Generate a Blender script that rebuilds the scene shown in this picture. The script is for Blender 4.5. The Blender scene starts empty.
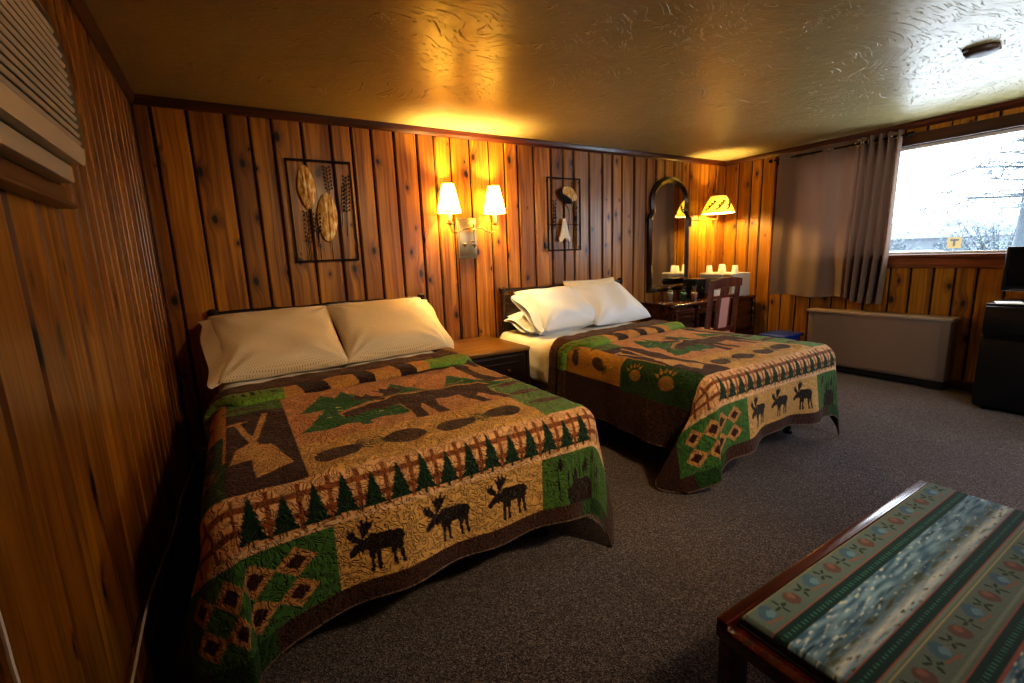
import bpy, bmesh, math, random
import numpy as np
from mathutils import Vector, Matrix
random.seed(7); np.random.seed(7)
C = bpy.context.scene.collection
W, H, FY = 5.906, 2.4, -4.55          # room width, ceiling height, wall behind the camera

# ------------------------------------------------------------------ helpers
def lin(h):
    if isinstance(h, str):
        h = h.lstrip('#'); c = [int(h[i:i+2], 16) / 255 for i in (0, 2, 4)]
    else: c = h
    return tuple((x / 12.92 if x <= .04045 else ((x + .055) / 1.055) ** 2.4) for x in c)

def mesh_obj(name, verts, faces, mat, parent=None, smooth=False, loc=(0, 0, 0), uv=None):
    me = bpy.data.meshes.new(name)
    me.from_pydata([tuple(v) for v in verts], [], faces)
    if uv is not None:
        l = me.uv_layers.new(name='wuv')
        l.data.foreach_set('uv', np.asarray(uv, dtype=np.float32).ravel())
    if mat: me.materials.append(mat)
    if smooth: me.shade_smooth()
    o = bpy.data.objects.new(name, me); C.objects.link(o); o.location = loc
    if parent: o.parent = parent
    return o

def bobj(name, bm, mat, parent=None, smooth=False, loc=(0, 0, 0), auto=None):
    me = bpy.data.meshes.new(name); bmesh.ops.recalc_face_normals(bm, faces=bm.faces)
    bm.to_mesh(me); bm.free()
    if mat: me.materials.append(mat)
    if smooth: me.shade_smooth()
    if auto is not None:
        me.shade_smooth()
        try: me.set_sharp_from_angle(angle=math.radians(auto))
        except Exception: pass
    o = bpy.data.objects.new(name, me); C.objects.link(o); o.location = loc
    if parent: o.parent = parent
    return o

def tag(o, label=None, cat=None, group=None, kind=None):
    if label: o['label'] = label
    if cat: o['category'] = cat
    if group: o['group'] = group
    if kind: o['kind'] = kind
    return o

def thing(name, label, cat, loc=(0, 0, 0), rz=0, group=None):
    o = bpy.data.objects.new(name, None); C.objects.link(o)
    o.empty_display_size = .05
    o.location = loc; o.rotation_euler = (0, 0, rz)
    return tag(o, label, cat, group)

def copy_tree(o, parent=None):
    c = o.copy(); C.objects.link(c)
    if parent: c.parent = parent
    for ch in list(o.children): copy_tree(ch, c)
    return c

def NB(): return bmesh.new()

def abox(bm, x0, x1, y0, y1, z0, z1, bev=0, seg=2, M=None):
    t = bmesh.new()
    bmesh.ops.create_cube(t, size=1)
    for v in t.verts:
        v.co = Vector(((x0 + x1) / 2 + v.co.x * (x1 - x0), (y0 + y1) / 2 + v.co.y * (y1 - y0), (z0 + z1) / 2 + v.co.z * (z1 - z0)))
    if bev > 0:
        bmesh.ops.bevel(t, geom=list(t.edges), offset=min(bev, .49 * min(abs(x1 - x0), abs(y1 - y0), abs(z1 - z0))), segments=seg, affect='EDGES', profile=.5)
    if M: t.transform(M)
    me = bpy.data.meshes.new('t'); t.to_mesh(me); t.free(); bm.from_mesh(me); bpy.data.meshes.remove(me)
    return bm

def alathe(bm, prof, c=(0, 0, 0), n=32, M=None, cap=True):
    rings = []
    for r, z in prof:
        ring = []
        for k in range(n):
            a = 2 * math.pi * k / n
            p = Vector((c[0] + r * math.cos(a), c[1] + r * math.sin(a), c[2] + z))
            ring.append(bm.verts.new(M @ p if M else p))
        rings.append(ring)
    for i in range(len(rings) - 1):
        for k in range(n):
            bm.faces.new((rings[i][k], rings[i][(k + 1) % n], rings[i + 1][(k + 1) % n], rings[i + 1][k]))
    if cap:
        for rg in (rings[0], rings[-1]):
            try: bm.faces.new(rg)
            except Exception: pass
    return bm

def atube(bm, pts, r, n=8, cap=True, closed=False):
    pts = [Vector(p) for p in pts]; rings = []
    m = len(pts)
    for i, p in enumerate(pts):
        if closed: d = pts[(i + 1) % m] - pts[(i - 1) % m]
        else: d = pts[min(i + 1, m - 1)] - pts[max(i - 1, 0)]
        d.normalize()
        up = Vector((0, 0, 1)) if abs(d.z) < .9 else Vector((0, 1, 0))
        a = d.cross(up).normalized(); b = d.cross(a)
        rr = r[i] if isinstance(r, (list, tuple)) else r
        rings.append([bm.verts.new(p + a * rr * math.cos(2 * math.pi * k / n) + b * rr * math.sin(2 * math.pi * k / n)) for k in range(n)])
    for i in range(m if closed else m - 1):
        A, B = rings[i], rings[(i + 1) % m]
        for k in range(n): bm.faces.new((A[k], A[(k + 1) % n], B[(k + 1) % n], B[k]))
    if cap and not closed:
        bm.faces.new(rings[0]); bm.faces.new(rings[-1])
    return bm

def aprism(bm, poly, y0, y1, axes='xz'):
    """polygon in two axes extruded along the third"""
    def P(u, v, w):
        if axes == 'xz': return (u, w, v)
        if axes == 'yz': return (w, u, v)
        return (u, v, w)
    A = [bm.verts.new(P(u, v, y0)) for u, v in poly]; B = [bm.verts.new(P(u, v, y1)) for u, v in poly]
    n = len(poly)
    for k in range(n): bm.faces.new((A[k], A[(k + 1) % n], B[(k + 1) % n], B[k]))
    bm.faces.new(A); bm.faces.new(B)
    return bm

def spline(ctrl, n=8):
    out = []; P = [Vector(c) for c in ctrl]
    for i in range(len(P) - 1):
        p0 = P[max(i - 1, 0)]; p1 = P[i]; p2 = P[i + 1]; p3 = P[min(i + 2, len(P) - 1)]
        for k in range(n):
            t = k / n
            out.append(.5 * ((2 * p1) + (-p0 + p2) * t + (2 * p0 - 5 * p1 + 4 * p2 - p3) * t * t + (-p0 + 3 * p1 - 3 * p2 + p3) * t ** 3))
    out.append(P[-1]); return out

# ------------------------------------------------------------------ materials
class NT:
    def __init__(s, name):
        s.m = bpy.data.materials.new(name); s.m.use_nodes = True
        s.t = s.m.node_tree; s.t.nodes.clear()
        s.out = s.n('ShaderNodeOutputMaterial')
    def n(s, typ, **kw):
        nd = s.t.nodes.new(typ)
        for k, v in kw.items():
            if k.startswith('i_'): nd.inputs[k[2:].replace('_', ' ')].default_value = v
            else: setattr(nd, k, v)
        return nd
    def l(s, a, b): s.t.links.new(a, b)
    def math(s, op, a, b=None, c=None, clamp=False):
        nd = s.n('ShaderNodeMath', operation=op, use_clamp=clamp)
        for i, x in enumerate((a, b, c)):
            if x is None: continue
            if isinstance(x, (int, float)): nd.inputs[i].default_value = x
            else: s.l(x, nd.inputs[i])
        return nd.outputs[0]
    def mix(s, f, a, b, blend='MIX'):
        nd = s.n('ShaderNodeMix', data_type='RGBA', blend_type=blend)
        for i, x in ((0, f), (6, a), (7, b)):
            if isinstance(x, (int, float)): nd.inputs[i].default_value = x
            elif isinstance(x, tuple): nd.inputs[i].default_value = (*x[:3], 1)
            else: s.l(x, nd.inputs[i])
        return nd.outputs[2]
    def ramp(s, f, stops, interp='LINEAR'):
        nd = s.n('ShaderNodeValToRGB'); cr = nd.color_ramp; cr.interpolation = interp
        while len(cr.elements) < len(stops): cr.elements.new(.5)
        for e, (p, c) in zip(cr.elements, stops):
            e.position = p; e.color = (*c[:3], 1) if isinstance(c, tuple) else (c, c, c, 1)
        s.l(f, nd.inputs[0]); return nd.outputs[0]
    def sm(s, f, a, b):
        nd = s.n('ShaderNodeMapRange', interpolation_type='SMOOTHSTEP')
        s.l(f, nd.inputs[0]); nd.inputs[1].default_value = a; nd.inputs[2].default_value = b
        return nd.outputs[0]
    def vec(s, x, y, z=0.0):
        nd = s.n('ShaderNodeCombineXYZ')
        for i, q in enumerate((x, y, z)):
            if isinstance(q, (int, float)): nd.inputs[i].default_value = q
            else: s.l(q, nd.inputs[i])
        return nd.outputs[0]
    def noise(s, v, scale, detail=3, rough=.5, dist=0, dim='3D'):
        nd = s.n('ShaderNodeTexNoise', noise_dimensions=dim)
        nd.inputs['Scale'].default_value = scale; nd.inputs['Detail'].default_value = detail
        nd.inputs['Roughness'].default_value = rough; nd.inputs['Distortion'].default_value = dist
        if v is not None: s.l(v, nd.inputs['Vector'])
        return nd
    def bump(s, h, strength=.3, dist=.01, normal=None):
        nd = s.n('ShaderNodeBump'); nd.inputs['Strength'].default_value = strength; nd.inputs['Distance'].default_value = dist
        s.l(h, nd.inputs['Height'])
        if normal: s.l(normal, nd.inputs['Normal'])
        return nd.outputs[0]
    def bsdf(s, color, rough=.5, metal=0, normal=None, coat=0, coat_r=.1, **kw):
        b = s.n('ShaderNodeBsdfPrincipled')
        def put(k, x):
            if x is None: return
            if isinstance(x, (int, float)): b.inputs[k].default_value = x
            elif isinstance(x, tuple): b.inputs[k].default_value = (*x[:3], 1)
            else: s.l(x, b.inputs[k])
        put('Base Color', color); put('Roughness', rough); put('Metallic', metal); put('Coat Weight', coat); put('Coat Roughness', coat_r)
        for k, v in kw.items(): put(k.replace('_', ' '), v)
        if normal: s.l(normal, b.inputs['Normal'])
        s.l(b.outputs[0], s.out.inputs[0]); return b
    def obj(s): return s.n('ShaderNodeTexCoord').outputs['Object']
    def uv(s): return s.n('ShaderNodeUVMap', uv_map='wuv').outputs[0]

def plain(name, color, rough=.5, metal=0, var=.08, scale=20, bump=0, bscale=200, **kw):
    """procedural material with a little colour and roughness variation"""
    t = NT(name); c = lin(color)
    nz = t.noise(t.obj(), scale, 3)
    col = t.mix(t.math('MULTIPLY', nz.outputs[0], 1.0), tuple(x * (1 - var) for x in c), tuple(min(1, x * (1 + var)) for x in c))
    nm = t.bump(t.noise(t.obj(), bscale, 2).outputs[0], bump, .002) if bump else None
    t.bsdf(col, rough, metal, nm, **kw)
    return t.m

def pine(name, light='#b06a22', dark='#7a3c0c', knotc='#1d0a02', tone=(.55, 1.12), rough=.36, few=.60, tall=3.6):
    t = NT(name); uv = t.uv()
    sp = t.n('ShaderNodeSeparateXYZ'); t.l(uv, sp.inputs[0]); u, v = sp.outputs[0], sp.outputs[1]
    # plank id is the integer part of u/10
    pid = t.math('FLOOR', t.math('DIVIDE', u, 10.0))
    wn = t.n('ShaderNodeTexWhiteNoise', noise_dimensions='1D'); t.l(pid, wn.inputs['W']); rnd = wn.outputs[0]
    wn2 = t.n('ShaderNodeTexWhiteNoise', noise_dimensions='1D'); t.l(t.math('ADD', pid, 31.7), wn2.inputs['W'])
    # knots
    kv = t.n('ShaderNodeTexVoronoi', voronoi_dimensions='2D', feature='F1'); kv.inputs['Scale'].default_value = 1
    wob = t.noise(t.vec(u, v), 9, 2); 
    uw = t.math('ADD', u, t.math('MULTIPLY', t.math('SUBTRACT', wob.outputs[0], .5), .02))
    t.l(t.vec(t.math('MULTIPLY', uw, 6.5), t.math('MULTIPLY', v, tall)), kv.inputs['Vector']); kv.inputs['Randomness'].default_value = 1
    ks = t.n('ShaderNodeSeparateColor'); t.l(kv.outputs['Color'], ks.inputs[0])
    has = t.math('GREATER_THAN', ks.outputs[0], few)
    size = t.math('MULTIPLY_ADD', ks.outputs[1], .13, .03)
    kd = t.math('DIVIDE', kv.outputs['Distance'], size)
    core = t.math('MULTIPLY', has, t.math('SUBTRACT', 1.0, t.sm(kd, .45, 1.1)))
    halo = t.math('MULTIPLY', has, t.math('SUBTRACT', 1.0, t.sm(kd, .6, 3.2)))
    # grain bends round the knots
    push = t.math('MULTIPLY', halo, .03)
    low = t.noise(t.vec(t.math('MULTIPLY', u, 3), t.math('MULTIPLY', v, .8)), 1.5, 2)
    gu = t.math('ADD', t.math('ADD', u, push), t.math('MULTIPLY', low.outputs[0], .05))
    g1 = t.noise(t.vec(t.math('MULTIPLY', gu, 55), t.math('MULTIPLY', v, 1.1)), 1, 4, .6)
    g2 = t.noise(t.vec(t.math('MULTIPLY', gu, 14), t.math('MULTIPLY', v, .5)), 1, 3, .6, 1.2)
    big = t.noise(t.vec(t.math('MULTIPLY', u, 3), t.math('MULTIPLY', v, .9)), 1, 2)
    gr = t.math('ADD', t.math('MULTIPLY', g1.outputs[0], .45), t.math('MULTIPLY', g2.outputs[0], .55))
    gr = t.sm(gr, .36, .66)
    col = t.mix(gr, lin(light), lin(dark))
    col = t.mix(t.sm(big.outputs[0], .35, .7), col, t.mix(.55, col, lin(dark)))
    b = t.math('MULTIPLY_ADD', rnd, tone[1] - tone[0], tone[0])
    col = t.mix(1.0, col, t.vec(b, t.math('POWER', b, 1.15), t.math('POWER', b, 1.35)), 'MULTIPLY')
    col = t.mix(t.math('MULTIPLY', halo, .5), col, lin('#4a1e06'))
    col = t.mix(core, col, lin(knotc))
    nm = t.bump(t.math('SUBTRACT', g1.outputs[0], t.math('MULTIPLY', core, .5)), .12, .003)
    t.bsdf(col, t.math('MULTIPLY_ADD', g1.outputs[0], .15, rough), 0, nm, coat=.25, coat_r=.22)
    return t.m

def dwood(name, a, b, rough=.3, axis='x', coat=.4, scale=1.0):
    """stained furniture wood, grain along one object axis"""
    t = NT(name); sp = t.n('ShaderNodeSeparateXYZ'); t.l(t.obj(), sp.inputs[0])
    k = {'x': (1.5, 30, 30), 'y': (30, 1.5, 30), 'z': (30, 30, 1.5)}[axis]
    v = t.vec(*[t.math('MULTIPLY', sp.outputs[i], k[i] * scale) for i in range(3)])
    g = t.noise(v, 1, 4, .62, .6)
    col = t.mix(t.sm(g.outputs[0], .32, .68), lin(a), lin(b))
    t.bsdf(col, rough, 0, t.bump(g.outputs[0], .08, .002), coat=coat, coat_r=.15)
    return t.m

M = {}
M['pine_back'] = pine('knotty_pine_back', '#d39020', '#7c450d', tone=(.62, 1.08), few=.50)
M['pine_side'] = pine('knotty_pine_side', '#c68a1e', '#74430d', tone=(.62, 1.0), rough=.3, few=.42, tall=2.3)
M['pine_window'] = pine('knotty_pine_window', '#c4861c', '#784a0d', tone=(.6, 1.05))
M['trim'] = dwood('trim_wood', '#5a2a10', '#331404', .35, 'x')
M['trim_y'] = dwood('trim_wood_lengthwise', '#5a2a12', '#341506', .35, 'y')
M['casing'] = dwood('casing_wood', '#4c2314', '#2b1109', .35, 'y')
M['sill'] = dwood('sill_wood', '#8a4a26', '#5c2c14', .4, 'y')
M['gap'] = plain('dark_gap', '#120602', .9)
M['walnut'] = dwood('walnut_headboard', '#3a1d10', '#1a0b05', .35, 'x')
M['night_top'] = dwood('nightstand_top_wood', '#86602c', '#5a3c18', .28, 'x')
M['night'] = dwood('nightstand_wood', '#2c160b', '#150904', .35, 'x')
M['desk'] = dwood('cherry_desk_wood', '#5a2c1c', '#2c120a', .25, 'x', .6)
M['chair'] = dwood('red_chair_wood', '#6a2c1a', '#3a140b', .28, 'z', .6)
M['bench_wood'] = dwood('red_bench_wood', '#5c1c15', '#300c09', .25, 'x', .6)
M['mirror_frame'] = dwood('dark_mirror_wood', '#2a1712', '#120907', .25, 'z', .6)
M['black'] = plain('black_enamel', '#0d0e11', .32, bump=.05, bscale=500)
M['black_gloss'] = plain('black_gloss', '#060709', .12)
M['iron'] = plain('dark_iron', '#170c07', .5, .6)
M['heater'] = plain('taupe_heater_metal', '#7e6c5f', .42, var=.03)
M['heater_top'] = plain('taupe_heater_lid', '#9c8875', .35, var=.03)
M['dark_foot'] = plain('dark_foot', '#17110e', .7)
M['ac'] = plain('beige_ac_plastic', '#b9b09d', .45, var=.04)
M['ac_dark'] = plain('dark_ac_slot', '#14110d', .8)
M['nickel'] = plain('brushed_nickel', '#a8987c', .32, .9)
M['brass'] = plain('aged_brass', '#8a6a34', .3, .9)
M['white_plastic'] = plain('white_enamel', '#dcd8cf', .3, var=.02)
M['paper'] = plain('white_paper', '#eeeae2', .7, var=.02)
M['cup'] = plain('white_cup_paper', '#efe9df', .55, var=.03)
M['cord'] = plain('white_cord', '#e6dccf', .5)
M['ivory'] = plain('ivory_plastic', '#c8b492', .4)
M['rod'] = plain('dark_rod', '#15100d', .35, .7)
M['blue'] = plain('blue_plastic', '#1c3c98', .4)
M['pink'] = plain('pink_upholstery', '#b98478', .85, bump=.3, bscale=400)
M['steel'] = plain('steel', '#b8b6b0', .25, 1)
M['brown_cap'] = plain('brown_plastic', '#3a2413', .5)
M['silver'] = plain('silver_print', '#7e7e80', .4)
M['teal'] = plain('teal_label', '#2f8f8a', .5)
M['pinkwrap'] = plain('pale_pink_wrap', '#e3b9b0', .5)

def m_ceiling():
    t = NT('textured_ceiling_paint'); o = t.obj()
    w = t.noise(o, 1.1, 2); wob = t.n('ShaderNodeVectorMath', operation='MULTIPLY_ADD')
    t.l(w.outputs[1], wob.inputs[0]); wob.inputs[1].default_value = (1.2, 1.2, 0); t.l(o, wob.inputs[2])
    def strokes(rot, sc, off, lo, hi):
        mp = t.n('ShaderNodeMapping'); t.l(wob.outputs[0], mp.inputs[0])
        mp.inputs['Rotation'].default_value = (0, 0, rot); mp.inputs['Scale'].default_value = sc; mp.inputs['Location'].default_value = off
        return t.sm(t.noise(mp.outputs[0], 1, 2, .45, .5).outputs[0], lo, hi)
    a = strokes(.5, (12, 70, 1), (0, 0, 0), .64, .72)
    b = strokes(-.5, (13, 74, 1), (3, 1, 0), .65, .73)
    c = strokes(1.3, (14, 68, 1), (7, 4, 0), .67, .75)
    rough = t.noise(o, 14, 4, .6).outputs[0]
    h = t.math('ADD', t.math('ADD', a, b), t.math('ADD', c, t.math('MULTIPLY', rough, .5)))
    col = t.mix(t.noise(o, 2.5, 3).outputs[0], lin('#968b5e'), lin('#b2a574'))
    t.bsdf(col, .33, 0, t.bump(h, .85, .010), Specular_IOR_Level=.6)
    return t.m
M['ceiling'] = m_ceiling()

def m_carpet():
    t = NT('speckled_carpet'); o = t.obj()
    v = t.n('ShaderNodeTexVoronoi', feature='F1'); v.inputs['Scale'].default_value = 240; t.l(o, v.inputs['Vector'])
    s = t.n('ShaderNodeSeparateColor'); t.l(v.outputs['Color'], s.inputs[0])
    nz = t.noise(o, 75, 3, .7).outputs[0]
    f = t.math('ADD', t.math('MULTIPLY', s.outputs[0], .6), t.math('MULTIPLY', nz, .4))
    col = t.ramp(f, [(.14, lin('#1c1518')), (.42, lin('#40363a')), (.62, lin('#625658')), (.86, lin('#968b89'))])
    col = t.mix(t.sm(t.noise(o, 1.4, 3).outputs[0], .4, .65), col, t.mix(.25, col, lin('#3a2e30')))
    h = t.math('ADD', v.outputs['Distance'], t.math('MULTIPLY', nz, .6))
    t.bsdf(col, .95, 0, t.bump(h, .8, .006), Sheen_Weight=.15, Specular_IOR_Level=.15)
    return t.m
M['carpet'] = m_carpet()

def m_cloth_attr(name, quilt=True, rough=.85):
    t = NT(name)
    at = t.n('ShaderNodeVertexColor', layer_name='Col'); uv = t.uv()
    if quilt:
        w = t.noise(uv, 7, 2)
        wob = t.n('ShaderNodeVectorMath', operation='MULTIPLY_ADD'); t.l(w.outputs[1], wob.inputs[0]); wob.inputs[1].default_value = (.03, .03, 0); t.l(uv, wob.inputs[2])
        v = t.n('ShaderNodeTexVoronoi', feature='SMOOTH_F1', voronoi_dimensions='2D'); v.inputs['Scale'].default_value = 38; t.l(wob.outputs[0], v.inputs['Vector'])
        st = t.noise(wob.outputs[0], 30, 2, .5, 1.2).outputs[0]
        line = t.math('ABSOLUTE', t.math('SUBTRACT', st, .5))
        puff = t.sm(line, 0.0, .09)
        h = t.math('ADD', puff, t.math('MULTIPLY', t.math('SUBTRACT', 1.0, v.outputs['Distance']), .6))
        weave = t.noise(uv, 420, 2).outputs[0]
        col = t.mix(t.math('MULTIPLY', weave, .35), at.outputs[0], t.mix(1.0, at.outputs[0], (.45, .42, .38), 'MULTIPLY'))
        col = t.mix(t.math('MULTIPLY', t.math('SUBTRACT', 1.0, puff), .28), col, t.mix(1.0, col, (.35, .3, .28), 'MULTIPLY'))
        nm = t.bump(h, .85, .008)
        t.bsdf(col, rough, 0, nm, Specular_IOR_Level=.25, Sheen_Weight=.1)
    else:
        weave = t.noise(uv, 500, 2).outputs[0]
        sp = t.n('ShaderNodeSeparateXYZ'); t.l(uv, sp.inputs[0])
        fr = t.noise(t.vec(t.math('MULTIPLY', sp.outputs[0], 60), t.math('MULTIPLY', sp.outputs[1], 260)), 1, 3).outputs[0]
        col = t.mix(t.math('MULTIPLY', fr, .5), at.outputs[0], t.mix(1.0, at.outputs[0], (.45, .45, .48), 'MULTIPLY'))
        t.bsdf(col, .72, 0, t.bump(t.math('ADD', weave, fr), .5, .003), Specular_IOR_Level=.25)
    return t.m
M['quilt'] = m_cloth_attr('quilt_cloth')
M['tapestry'] = m_cloth_attr('tapestry_cloth', False)

def m_linen(name, color, dots=None, dscale=55, trans=0):
    t = NT(name); uv = t.uv(); c = lin(color); col = t.mix(t.noise(uv, 6, 3).outputs[0], tuple(x * .93 for x in c), c)
    if dots:
        sp = t.n('ShaderNodeSeparateXYZ'); t.l(uv, sp.inputs[0])
        def cell(x, off): return t.math('SUBTRACT', t.math('FRACT', t.math('ADD', t.math('MULTIPLY', x, dscale), off)), .5)
        def dot(off):
            a = cell(sp.outputs[0], off); b = cell(sp.outputs[1], off)
            return t.math('ADD', t.math('MULTIPLY', a, a), t.math('MULTIPLY', b, b))
        d = t.math('MINIMUM', dot(0), dot(.5))
        col = t.mix(t.math('SUBTRACT', 1.0, t.sm(d, .012, .04)), col, lin(dots))
    w = t.noise(uv, 300, 2).outputs[0]; cr = t.noise(uv, 9, 3, .5, .8).outputs[0]
    t.bsdf(col, .8, 0, t.bump(t.math('ADD', t.math('MULTIPLY', w, .03), cr), .35, .012), Sheen_Weight=.2, Specular_IOR_Level=.2)
    return t.m
M['dots'] = m_linen('dotted_pillowcase', '#e6d4b4', '#b89868', 62)
M['white_linen'] = m_linen('white_linen', '#e6eefc')
M['sheet'] = m_linen('white_sheet', '#ece6da')
M['ticking'] = m_linen('mattress_cloth', '#cfc8bc')

def m_curtain():
    t = NT('taupe_curtain'); uv = t.uv()
    sp = t.n('ShaderNodeSeparateXYZ'); t.l(uv, sp.inputs[0])
    fr = t.noise(t.vec(t.math('MULTIPLY', sp.outputs[0], 160), t.math('MULTIPLY', sp.outputs[1], 420)), 1, 3).outputs[0]
    col = t.mix(fr, lin('#6e5a4c'), lin('#8a7262'))
    b = t.n('ShaderNodeBsdfPrincipled'); t.l(col, b.inputs['Base Color']); b.inputs['Roughness'].default_value = .85
    t.l(t.bump(fr, .3, .002), b.inputs['Normal'])
    tr = t.n('ShaderNodeBsdfTranslucent'); t.l(t.mix(1.0, col, lin('#c9b3aa'), 'MULTIPLY'), tr.inputs[0])
    mx = t.n('ShaderNodeMixShader'); mx.inputs[0].default_value = .13
    t.l(b.outputs[0], mx.inputs[1]); t.l(tr.outputs[0], mx.inputs[2]); t.l(mx.outputs[0], t.out.inputs[0])
    return t.m
M['curtain'] = m_curtain()

def m_glass(name, tint=(1, 1, 1), gloss=.06):
    t = NT(name); tr = t.n('ShaderNodeBsdfTransparent'); tr.inputs[0].default_value = (*tint, 1)
    g = t.n('ShaderNodeBsdfGlossy'); g.inputs['Roughness'].default_value = .03
    mx = t.n('ShaderNodeMixShader'); mx.inputs[0].default_value = gloss
    t.l(tr.outputs[0], mx.inputs[1]); t.l(g.outputs[0], mx.inputs[2]); t.l(mx.outputs[0], t.out.inputs[0]); return t.m
M['glass'] = m_glass('window_glass')
M['clear'] = m_glass('clear_wrap', (.95, .97, .97), .12)
t = NT('mirror_silver'); t.bsdf(lin('#d8d8d4'), .03, 1.0, t.bump(t.noise(t.obj(), 1.5, 1).outputs[0], .01, .002)); M['mirror'] = t.m

def m_shade(name, color, strength, trans=.5, top=None):
    t = NT(name); sp = t.n('ShaderNodeSeparateXYZ'); t.l(t.obj(), sp.inputs[0])
    e = t.n('ShaderNodeEmission'); nz = t.noise(t.obj(), 40, 2).outputs[0]
    t.l(t.mix(nz, lin(color), tuple(x * .92 for x in lin(color))), e.inputs[0])
    # the cloth glows most near the bulb
    z = sp.outputs[2]; d = t.math('ABSOLUTE', t.math('SUBTRACT', z, top or .12))
    t.l(t.math('MULTIPLY', t.math('SUBTRACT', 1.3, t.math('MULTIPLY', d, 5.5)), strength), e.inputs[1])
    b = t.n('ShaderNodeBsdfDiffuse'); b.inputs[0].default_value = (*lin('#e8d9b8'), 1)
    ad = t.n('ShaderNodeAddShader'); t.l(e.outputs[0], ad.inputs[0]); t.l(b.outputs[0], ad.inputs[1]); t.l(ad.outputs[0], t.out.inputs[0])
    return t.m
M['shade'] = m_shade('lit_linen_shade', (1, .73, .24), 18.0)
M['shade_y'] = m_shade('lit_printed_shade', (1, .74, .16), 1.6, top=.08)

# ------------------------------------------------------------------ room
def structure(o): o['kind'] = 'structure'; return o

_pid = [0]
def plank_wall(name, cuts, zr, place, mat, g=.009, dep=.014, seams=()):
    """vertical boards with V grooves; cuts: board edges along the wall; zr: (z0,z1) or a list of spans per board; place(u, d, z) -> point"""
    verts, faces, uvs = [], [], []
    for i in range(len(cuts) - 1):
        a, b = cuts[i], cuts[i + 1]
        spans = zr(a, b) if callable(zr) else [zr]
        _pid[0] += 1; off = 10 * _pid[0] + random.random() * 3; vo = random.random() * 9
        prof = [(a, dep), (a + g * .55, dep), (a + g * 1.7, 0), (b - g * 1.7, 0), (b - g * .55, dep), (b, dep)]
        for (z0, z1) in spans:
            base = len(verts)
            for (u, d) in prof:
                verts.append(place(u, d, z0)); verts.append(place(u, d, z1))
            for k in range(len(prof) - 1):
                f = (base + 2 * k, base + 2 * k + 2, base + 2 * k + 3, base + 2 * k + 1)
                faces.append(f)
                for vi in f:
                    kk = (vi - base) // 2; zz = z1 if (vi - base) % 2 else z0
                    uvs.append((off + prof[kk][0] - a, zz + vo))
    return structure(mesh_obj(name, verts, faces, mat, uv=uvs))

def rand_cuts(a, b, lo, hi):
    out = [a]
    while out[-1] < b - hi: out.append(out[-1] + random.uniform(lo, hi))
    out.append(b); return out

back = [0, .09, .28, .49, .63, .77, .96, 1.16, 1.31, 1.46, 1.64, 1.83, 1.98, 2.13, 2.31, 2.50, 2.66, 2.80, 2.98, 3.18, 3.33, 3.46, 3.66, 3.84, 3.98, 4.12, 4.30, 4.49, 4.64, 4.79, 4.94, 5.08, 5.22, 5.41, 5.58, 5.74, W]
plank_wall('wall_back', back, (0, H), lambda u, d, z: (u, d, z), M['pine_back'])
left = [0, -.15, -.3, -.42, -.55, -.73, -.9, -1.02, -1.15, -1.29, -1.41, -1.53, -1.66, -1.79, -1.99, -2.17, -2.37, -2.6]
while left[-1] > FY + .25: left.append(left[-1] - random.uniform(.16, .24))
left.append(FY)
plank_wall('wall_left', sorted(left), (0, H), lambda u, d, z: (-d, u, z), M['pine_side'])
WY0, WY1, WZ0, WZ1 = -3.55, -.95, 1.21, 2.20
rc = rand_cuts(FY, WY0, .14, .22) + rand_cuts(WY0, WY1, .14, .22)[1:] + rand_cuts(WY1, 0, .13, .2)[1:]
plank_wall('wall_right', rc, lambda a, b: [(0, WZ0), (WZ1, H)] if (a > WY0 - .001 and b < WY1 + .001) else [(0, H)], lambda u, d, z: (W + d, u, z), M['pine_window'])
plank_wall('wall_front', rand_cuts(0, W, .14, .22), (0, H), lambda u, d, z: (u, FY - d, z), M['pine_side'])
# solid backing behind the boards
def core(name, *bx):
    bm = NB()
    for q in bx: abox(bm, *q)
    structure(bobj(name, bm, M['gap']))
core('wall_left_core', (-.12, -.012, FY - .12, .12, -.05, H + .05))
core('wall_back_core', (-.12, W + .12, .012, .12, -.05, H + .05))
core('wall_front_core', (-.12, W + .12, FY - .12, FY - .012, -.05, H + .05))
core('wall_right_core', *[(W + .012, W + .13, y0, y1, z0, z1) for (y0, y1, z0, z1) in ((FY - .1, WY0, -.05, H + .05), (WY1, .1, -.05, H + .05), (WY0, WY1, -.05, WZ0), (WY0, WY1, WZ1, H + .05))])
bm = NB(); abox(bm, -.12, W + .12, FY - .12, .12, -.06, 0); structure(bobj('floor', bm, M['carpet']))
bm = NB(); abox(bm, -.12, W + .12, FY - .12, .12, H, H + .08); structure(bobj('ceiling', bm, M['ceiling']))
# crown mouldings and baseboards
def prism_run(name, poly, axis, a, b, mat):
    bm = NB(); aprism(bm, poly, a, b, 'yz' if axis == 'x' else 'xz'); return structure(bobj(name, bm, mat))
prism_run('trim_1', [(0, H), (0, H - .055), (-.012, H - .055), (-.026, H - .035), (-.034, H - .012), (-.034, H)], 'x', 0, W, M['trim'])
prism_run('trim_2', [(0, H), (0, H - .055), (.012, H - .055), (.026, H - .035), (.034, H - .012), (.034, H)], 'y', FY, 0, M['trim_y'])
prism_run('trim_3', [(W, H), (W, H - .055), (W - .012, H - .055), (W - .026, H - .035), (W - .034, H - .012), (W - .034, H)], 'y', FY, 0, M['trim_y'])
prism_run('trim_4', [(0, 0), (.016, 0), (.016, .016), (0, .016)], 'y', FY, FY + .01, M['trim_y'])
bm = NB(); abox(bm, 0, .016, -.016, 0, 0, H - .05, .004); structure(bobj('trim_5', bm, M['trim']))
bm = NB(); abox(bm, W - .018, W, -.018, 0, 0, H - .05, .004); structure(bobj('trim_6', bm, M['pine_window'] if False else M['sill']))
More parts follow.
